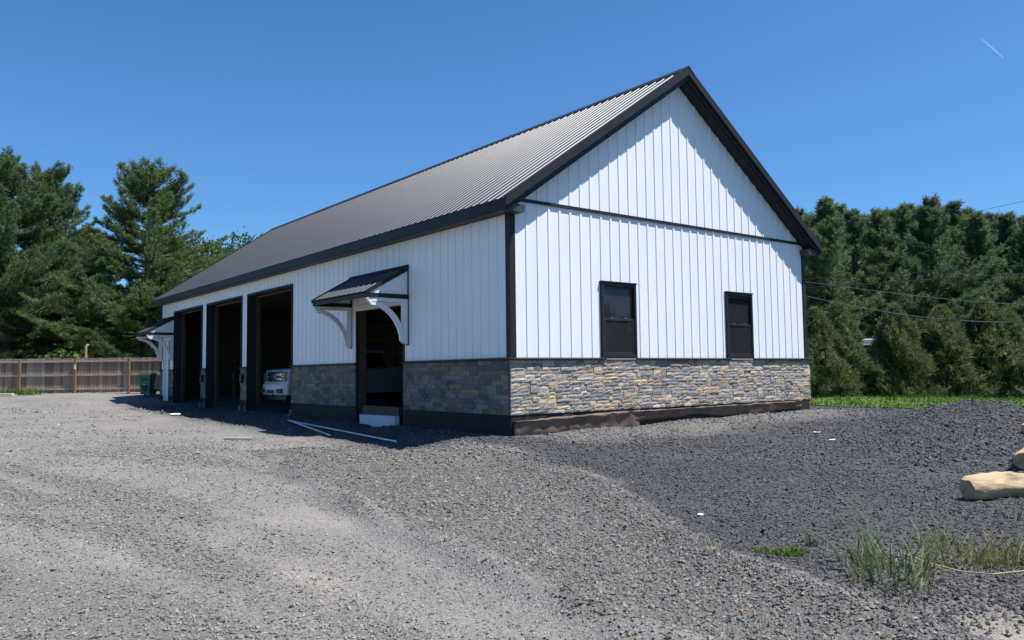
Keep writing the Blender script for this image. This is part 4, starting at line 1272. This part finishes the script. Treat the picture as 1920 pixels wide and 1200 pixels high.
wire('overhead_cable', [(1400, 515, 34), (1540, 532, 30), (1700, 554, 27), (1820, 565, 25), (1920, 570, 24), (2200, 572, 20)], .011, M['wirelight'], 'thin grey cable sloping down to the right across the pines')
wire('overhead_cable', [(1400, 528, 33), (1533, 559, 29.5), (1640, 583, 27), (1750, 600, 25), (1850, 605, 24), (1920, 601, 23.5), (2200, 570, 20)], .013, M['wirelight'], 'lowest pale sagging cable across the hedge')
wire('overhead_cable', [(1600, 440, 80), (1790, 408, 70), (1835, 399, 68), (1920, 381, 64), (2200, 318, 52)], .016, M['wire'], 'thin cable against the sky at the upper right')

# contrail
c0 = world_at(1840, 72, 9000); c1 = world_at(1882, 109, 9300)
n = 14
mb = MB(); pts = []; rad = []
for i in range(n + 1):
    u = i / n
    pts.append(tuple(c0 * (1 - u) + c1 * u)); rad.append(2 + 6 * math.sin(math.pi * min(1, u * .95 + .03)) * (1 - .45 * u))
mb.tube(pts, rad, 8)
m, nt, b = new_mat('ice_trail')
b.inputs['Base Color'].default_value = (.85, .87, .9, 1); b.inputs['Roughness'].default_value = 1
lw = nt.nodes.new('ShaderNodeTexNoise'); lw.inputs['Scale'].default_value = .02
mr = nt.nodes.new('ShaderNodeMapRange'); mr.inputs[1].default_value = .3; mr.inputs[2].default_value = .75; mr.inputs[3].default_value = .08; mr.inputs[4].default_value = .32
nt.links.new(lw.outputs[0], mr.inputs[0]); nt.links.new(mr.outputs[0], b.inputs['Alpha'])
tl = nt.nodes.new('ShaderNodeBsdfTranslucent'); tl.inputs[0].default_value = (.9, .92, .95, 1)
df = nt.nodes.new('ShaderNodeBsdfDiffuse'); df.inputs[0].default_value = (.9, .92, .95, 1)
tp_ = nt.nodes.new('ShaderNodeBsdfTransparent')
ad = nt.nodes.new('ShaderNodeMixShader'); ad.inputs[0].default_value = .6
nt.links.new(df.outputs[0], ad.inputs[1]); nt.links.new(tl.outputs[0], ad.inputs[2])
ax = nt.nodes.new('ShaderNodeMixShader'); nt.links.new(mr.outputs[0], ax.inputs[0]); nt.links.new(tp_.outputs[0], ax.inputs[1]); nt.links.new(ad.outputs[0], ax.inputs[2])
nt.links.new(ax.outputs[0], [q for q in nt.nodes if q.type == 'OUTPUT_MATERIAL'][0].inputs[0])
tag(mb.build('vapour_trail', m), 'short faint white vapour trail high in the blue sky', 'vapour trail')

# ------------------------------------------------------------------ small things on the ground
def pipe(p0, p1, label, g0=.03, g1=.03):
    z0 = gh(*p0) + g0; z1 = gh(*p1) + g1
    n = 8; lift = 0
    q = [(p0[0] * (1 - i / n) + p1[0] * i / n, p0[1] * (1 - i / n) + p1[1] * i / n, z0 * (1 - i / n) + z1 * i / n) for i in range(n + 1)]
    lift = max(0, max(gh(a, b) + .012 - c for a, b, c in q))
    pts = [(a, b, c + lift) for a, b, c in q]
    o = MB().tube(pts, .019, 8).build('plastic_pipe', M['pipe'], smooth=True)
    tag(o, label, 'pipe', 'white pipes beside the barn')
pipe((-.69, 9.19), (-1.36, 2.06), 'longer white pipe lying on shaded gravel towards the barn corner')
pipe((-.72, 9.10), (-1.60, 4.6), 'shorter white pipe reaching the edge of the barn shadow', .07)

def flake(name, px, py, zg, sx, sy, label, m, thick=.006, cat='litter'):
    d = fw + (px - 960) / 1495.93 * r2 - (py - 600) / 1495.93 * u2
    tt = (zg - CAM[2]) / d[2]
    for _ in range(25):
        P = CAM + d * tt
        tt *= 1 + .6 * ((CAM[2] - gh(P[0], P[1]) - .01) / (CAM[2] - P[2]) - 1)
    P = CAM + d * tt
    g = np.random.default_rng(int(px))
    mb = MB(); n = 9
    poly = [(sx * (.7 + .5 * g.random()) * math.cos(6.283 * i / n), sy * (.7 + .5 * g.random()) * math.sin(6.283 * i / n)) for i in range(n)]
    top = [(a, b, thick + .25 * min(sx, sy) * g.random()) for a, b in poly]; bot = [(a, b, 0) for a, b in poly]
    mb.add(bot + top + [(0, 0, thick * 1.5)], [tuple(range(n))[::-1]] + [(i, (i + 1) % n, n + (i + 1) % n, n + i) for i in range(n)] + [(n + i, n + (i + 1) % n, 2 * n) for i in range(n)])
    o = mb.build(name, m, loc=(P[0], P[1], gh(P[0], P[1]) + .012))
    tag(o, label, cat)
    return P
flake('paper_scrap', 1533, 812, -.2, .12, .05, 'larger white paper scrap on dark gravel in front of the gable', M['paper'])
flake('paper_scrap', 1561, 825, -.2, .10, .04, 'smaller white paper scrap nearer the gravel mound', M['paper'])
flake('paper_scrap', 1313, 966, -.35, .05, .03, 'tiny white scrap on dark gravel in the right foreground', M['paper'])
P = flake('plank_offcut', 447, 825, -.3, .02, .02, 'x', M['graywood'])
bpy.data.objects.remove([o for o in COL.objects if o.name.startswith('plank_offcut')][0])
o = MB().box(-.30, .30, -.09, .09, 0, .05).build('plank_offcut', M['graywood'], None, .008, loc=(P[0], P[1], gh(P[0], P[1]) + .015)); o.rotation_euler = (0, .03, R(-25))
tag(o, 'short grey plank offcut lying on gravel before the garage bays', 'plank')
P = world_at(323, 772, 30)
yy = 15.9; xx = -1.85
mb = MB(); mb.tube([(0, 0, 0), (0, 0, .03), (0, 0, .055)], [.17, .18, .13], 16); o = mb.build('white_disc', M['paper'], None, loc=(xx, yy, gh(xx, yy) + .02)); tag(o, 'small round white disc at the edge of the barn shadow', 'litter')

# logs
M['log'] = mat('peeled_log_wood', (0.43, 0.32, 0.19), 0.85, 0.30, 6, 1.0, 16, stretch=(.35, 1, 1), dirt=((0.22, 0.135, 0.07), 5.0, 0.56))
M['logend'] = mat('sawn_log_end', (0.40, 0.26, 0.14), 0.85, 0.25, 10, 0.5, 30)
def log(px, py, zg, length, rad, rz, seed, label, lift=0.0):
    d = fw + (px - 960) / 1495.93 * r2 - (py - 600) / 1495.93 * u2
    P = CAM + d * ((zg - CAM[2]) / d[2])
    t = thing('log', label, 'log', (P[0], P[1], gh(P[0], P[1]) + rad * .80 + lift), rz, 'pale logs at the right edge')
    n, m = 26, 22; V = []; F = []
    ends = [[], []]
    for i in range(n + 1):
        u = i / n; x = length * u
        e = 1 - .16 * max(0, 1 - i / 2.2) ** 2 - .16 * max(0, 1 - (n - i) / 2.2) ** 2
        for k in range(m):
            a = 6.2832 * k / m
            nn = float(fbm(np.array(x * 1.7 + seed * 3.1 + math.cos(a) * .8), np.array(math.sin(a) * .9 + seed), 1.6, 3))
            n2 = float(vnoise(np.array(x * 1.1 + seed), np.array(a * 2.4)))
            r_ = rad * e * (1 + .34 * nn + .16 * n2)
            V.append((x, math.cos(a) * r_ * 1.05, math.sin(a) * r_ * .95 + .02 * math.sin(u * 3)))
    for i in range(n):
        for k in range(m):
            F.append((i * m + k, i * m + (k + 1) % m, (i + 1) * m + (k + 1) % m, (i + 1) * m + k))
    link('stem', np_mesh('stem', np.array(V), np.array(F), M['log'], None, True), t)
    for i, off in ((0, -.006), (n, .006)):
        ring = [V[i * m + k] for k in range(m)]
        mb = MB(); mb.add([(p[0], p[1] * 1.001, p[2] * 1.001) for p in ring] + [(ring[0][0] + off, 0, 0)], [(k, (k + 1) % m, m) for k in range(m)])
        mb.build('cut_end', M['logend'], t)
log(1815, 934, -.33, .95, .152, R(-31), 3, 'long pale peeled log lying nearest at the right edge of the gravel')
log(1922, 893, -.33, .70, .15, R(12), 5, 'browner log standing behind the long pale one at the right edge', .03)
log(1930, 834, -.25, .8, .14, R(-5), 8, 'farthest log just entering at the right edge below the mound')

# weeds
def tuft(px, py, n, hmin, hmax, spread, tint, label, lean=.5, wid=.006, seed=0, seedheads=0):
    d = fw + (px - 960) / 1495.93 * r2 - (py - 600) / 1495.93 * u2
    P = CAM + d * ((-.36 - CAM[2]) / d[2])
    g = np.random.default_rng(seed)
    V, F, C = [], [], []
    sgm = 5
    for q in range(n):
        a = g.random() * 6.283; r_ = spread * math.sqrt(g.random())
        bx_, by_ = r_ * math.cos(a), r_ * math.sin(a) * .8
        h = hmin + (hmax - hmin) * g.random() ** 1.6 * (1.1 - r_ / spread * .4)
        az = a + g.normal() * .9; ln = lean * (.3 + g.random()) * h
        w = wid * (.6 + .8 * g.random())
        zb = gh(P[0] + bx_, P[1] + by_) - .01
        wa = g.random() * 3.14
        cc = np.array(tint) * (.6 + .8 * g.random()) * (np.array([2.1, 1.55, 1.2]) if g.random() < .22 else 1)
        b0 = len(V)
        for i in range(sgm + 1):
            u = i / sgm
            x = P[0] + bx_ + math.cos(az) * ln * u ** 1.8; y = P[1] + by_ + math.sin(az) * ln * u ** 1.8
            z = zb + h * (u - .28 * lean * u ** 2.6)
            ww = w * (1 - u ** 1.5) + .0006
            V.append((x - math.cos(wa) * ww, y - math.sin(wa) * ww, z)); V.append((x + math.cos(wa) * ww, y + math.sin(wa) * ww, z)); C += [cc, cc]
        for i in range(sgm):
            F.append((b0 + 2 * i, b0 + 2 * i + 1, b0 + 2 * i + 3, b0 + 2 * i + 2))
    V = np.array(V) - np.array([P[0], P[1], 0])
    t = thing('grass_tuft', label, 'weed', (P[0], P[1], 0), 0, 'weeds growing in the gravel')
    link('blades', np_mesh('blades', V, np.array(F), M['grassblade'], np.array(C)), t)
G1, G2, G3 = (.115, .155, .075), (.095, .17, .03), (.18, .19, .07)
tuft(1672, 1072, 115, .08, .85, .42, G1, 'tallest grey-green grass tuft in the right foreground', .85, .0065, 1)
tuft(1625, 1045, 80, .08, .45, .26, G1, 'shorter grass tuft leaning left of the tallest one', .8, .006, 2)
tuft(1700, 1100, 40, .05, .22, .18, G1, 'sparse blades at the near foot of the tallest tuft', 1.0, .007, 9)
tuft(1480, 1028, 420, .03, .10, .20, G2, 'low bright green mat of grass left of the tall tuft', .5, .005, 3)
tuft(1424, 1024, 160, .03, .07, .11, G2, 'tiny bright green patch at the left end of the low mat', .5, .005, 4)
tuft(1530, 1015, 26, .08, .30, .10, G1, 'few thin stems rising behind the low green mat', .7, .005, 5)
tuft(1345, 1040, 45, .05, .17, .18, G1, 'small sprawling tuft at the gravel edge left of the mat', .9, .005, 6)
tuft(1255, 1030, 8, .08, .18, .06, G1, 'leftmost tiny weed with a few blades on the gravel', .6, .005, 7)
tuft(1800, 1045, 150, .05, .34, .36, G3, 'yellowish grass tuft right of the tallest one', .7, .005, 8)
tuft(1880, 1050, 170, .06, .36, .34, G3, 'dense yellow-green grass at the right edge of the foreground', .6, .005, 10)
tuft(1760, 1020, 40, .10, .45, .22, G1, 'slender blades between the tallest tuft and yellow grass', .6, .005, 11)
tuft(1900, 975, 12, .15, .42, .10, G1, 'thin tall blades in front of the long pale boulder', .7, .006, 12)
tuft(1395, 1082, 16, .02, .06, .10, G2, 'tiny seedlings on the gravel below the low mat', .6, .005, 13)
tuft(1570, 985, 5, .1, .3, .1, G1, 'single thin stalks on dark gravel above the green mat', .8, .004, 14)
# weeds by the fence
def tuft_far(px, depth, label, seed):
    x, y, z = at_ground(px, depth)
    g = np.random.default_rng(seed); V = []; F = []; C = []
    for q in range(160):
        a = g.random() * 6.283; r_ = .45 * math.sqrt(g.random()); h = .12 + .3 * g.random()
        c = np.array([r_ * math.cos(a), r_ * math.sin(a), 0]); dd = g.normal(size=3) * .12
        wv = g.normal(size=3) * .015; b0 = len(V)
        V += [c - wv, c + wv, c + np.array([dd[0], dd[1], h])]; F.append((b0, b0 + 1, b0 + 2)); C += [np.array((.11, .18, .04)) * (.7 + .6 * g.random())] * 3
    t = thing('grass_tuft', label, 'weed', (x, y, z), 0, 'weeds by the fence')
    link('blades', np_mesh('blades', np.array(V), np.array(F), M['grassblade'], np.array(C)), t)
tuft_far(19, 35.8, 'green weeds at the fence foot at the far left', 61); tuft_far(55, 35.8, 'green weeds at the fence foot right of the first post', 62)
x, y, z = at_ground(2, 34.6)
o = MB().box(-.6, .55, -.1, .1, .02, .12).build('pale_board', mat('pale_board_wood', (.5, .45, .36), .8, .15, 4), None, .01, loc=(x, y, z)); o.rotation_euler = (0, 0, fyaw); tag(o, 'pale board lying at the fence foot at the left edge', 'board')
# straw stalk
def gp_at(px, py, zg=-.35):
    d = fw + (px - 960) / 1495.93 * r2 - (py - 600) / 1495.93 * u2
    P = CAM + d * ((zg - CAM[2]) / d[2]); return P[0], P[1]
pts = [gp_at(*q) for q in ((1695, 1036), (1745, 1052), (1800, 1068), (1860, 1078), (1960, 1072))]
o = MB().tube([(a, b, gh(a, b) + .03) for a, b in pts], .006, 5).build('dry_stalk', M['straw']); tag(o, 'long dry straw stalk lying across the right foreground', 'stalk')

# ------------------------------------------------------------------ loose gravel chips (uncountable)
crng = np.random.default_rng(99)
def scatter(d0, d1, per, smin, smax):
    half = R(47)
    area = half * (d1 * d1 - d0 * d0)
    n = int(area * per)
    d = np.sqrt(d0 * d0 + (d1 * d1 - d0 * d0) * crng.random(n)); a = yaw + (crng.random(n) * 2 - 1) * half
    x = CAM[0] + d * np.cos(a); y = CAM[1] + d * np.sin(a)
    db = seg_dist(x, y, BERM); dr = seg_dist(x, y, RUT)
    keep = ~in_barn(x, y, .1) & (lawn_edge(x, y) < .1)
    nz = fbm(x, y, .5, 3)
    mz = mid_zone(x, y)
    prob = .42 + .75 * nz + .6 * mz + .3 * np.exp(-(db / .5) ** 2) + .45 * (db > .2) - .35 * np.exp(-((x - 4.5) / 5.5) ** 2 - ((y + 1.6) / 1.3) ** 2)
    prob = prob - 1.0 * np.exp(-(((x + 4.25) / .55) ** 2 + ((y + 10.35) / .7) ** 2)) - .5 * np.exp(-(((x + 3.2) / .9) ** 2 + ((y + 9.2) / .9) ** 2))
    keep &= crng.random(n) < prob
    x, y = x[keep], y[keep]
    s = smin + (smax - smin) * crng.random(len(x)) ** 2.2
    s *= 1 + .35 * (seg_dist(x, y, BERM) > 0) + .40 * mid_zone(x, y)
    s[crng.random(len(s)) < .012] *= 1.7
    return x, y, s
sets = [scatter(3.2, 7.5, 2500, .005, .018), scatter(7.5, 12.5, 900, .008, .022), scatter(12.5, 20, 260, .013, .030), scatter(20, 27, 80, .020, .040), scatter(27, 38, 26, .03, .055)]
x = np.concatenate([q[0] for q in sets]); y = np.concatenate([q[1] for q in sets]); s = np.concatenate([q[2] for q in sets])
# extra stones on the heap
n = 9000
mx = crng.integers(0, len(MOUNDS), n); md = np.array(MOUNDS)
x2 = md[mx, 0] + crng.normal(size=n) * md[mx, 2] * .6; y2 = md[mx, 1] + crng.normal(size=n) * md[mx, 3] * .6
k2 = (lawn_edge(x2, y2) < .1) & ~in_barn(x2, y2, .1)
x = np.r_[x, x2[k2]]; y = np.r_[y, y2[k2]]; s = np.r_[s, (.018 + .035 * crng.random(n) ** 2)[k2]]
z = ground_h(x, y)
n = len(x)
octv = np.array([(1, 0, 0), (-1, 0, 0), (0, 1, 0), (0, -1, 0), (0, 0, 1), (0, 0, -1)], float)
octf = np.array([(0, 2, 4), (2, 1, 4), (1, 3, 4), (3, 0, 4), (2, 0, 5), (1, 2, 5), (3, 1, 5), (0, 3, 5)])
B0 = octv[None] * (.65 + .6 * crng.random((n, 6, 1))) + crng.normal(size=(n, 6, 3)) * .16
B0[:, :, 2] *= (.45 + .45 * crng.random((n, 1))); B0[:, :, 1] *= (.6 + .4 * crng.random((n, 1)))
ta = crng.random(n) * 6.283; tb = crng.normal(size=n) * .45
ca, sa, cb, sb = np.cos(ta)[:, None], np.sin(ta)[:, None], np.cos(tb)[:, None], np.sin(tb)[:, None]
X1 = B0[:, :, 0] * cb + B0[:, :, 2] * sb; Z1 = -B0[:, :, 0] * sb + B0[:, :, 2] * cb; Y1 = B0[:, :, 1]
VX = X1 * ca - Y1 * sa; VY = X1 * sa + Y1 * ca
V = np.stack([VX * s[:, None] + x[:, None], VY * s[:, None] + y[:, None], Z1 * s[:, None] + (z + s * .22)[:, None]], -1).reshape(-1, 3)
Fc = (octf[None] + (np.arange(n) * 6)[:, None, None]).reshape(-1, 3)
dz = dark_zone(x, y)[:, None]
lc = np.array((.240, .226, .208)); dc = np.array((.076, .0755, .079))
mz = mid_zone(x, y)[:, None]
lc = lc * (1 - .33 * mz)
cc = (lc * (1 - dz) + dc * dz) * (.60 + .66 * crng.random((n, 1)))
br = crng.random(n) < .008; cc[br] *= 1.6
tn = crng.random(n) < .06; cc[tn] *= np.array((1.25, 1.08, .85))
grav = link('gravel_chips', np_mesh('gravel_chips', V, Fc, M['chip'], np.repeat(cc.clip(0, .75), 6, 0)))
tag(grav, 'loose angular grey gravel chips strewn over the yard', 'gravel', kind='stuff')

# lawn blades
n = 42000
gx_ = 11 + 18 * crng.random(n); gy_ = -16 + 24 * crng.random(n)
kk = (lawn_edge(gx_, gy_) > -.15 - .5 * crng.random(n)) & ~in_barn(gx_, gy_, .1)
gx_, gy_ = gx_[kk], gy_[kk]; n = len(gx_)
gz_ = ground_h(gx_, gy_, False) + .02
hh = .06 + .10 * crng.random(n) ** 2
wv = crng.normal(size=(n, 2)) * .012; tp = crng.normal(size=(n, 2)) * .05
V = np.stack([np.stack([gx_ - wv[:, 0], gy_ - wv[:, 1], gz_], -1), np.stack([gx_ + wv[:, 0], gy_ + wv[:, 1], gz_], -1), np.stack([gx_ + tp[:, 0], gy_ + tp[:, 1], gz_ + hh], -1)], 1).reshape(-1, 3)
cg = np.array((.085, .155, .020)) * (.65 + .7 * crng.random((n, 1)))
gr = link('lawn_grass', np_mesh('lawn_grass', V, np.arange(n * 3).reshape(-1, 3), M['grassblade'], np.repeat(cg, 3, 0)))
tag(gr, 'short green lawn grass beside the hedge', 'grass', kind='stuff')
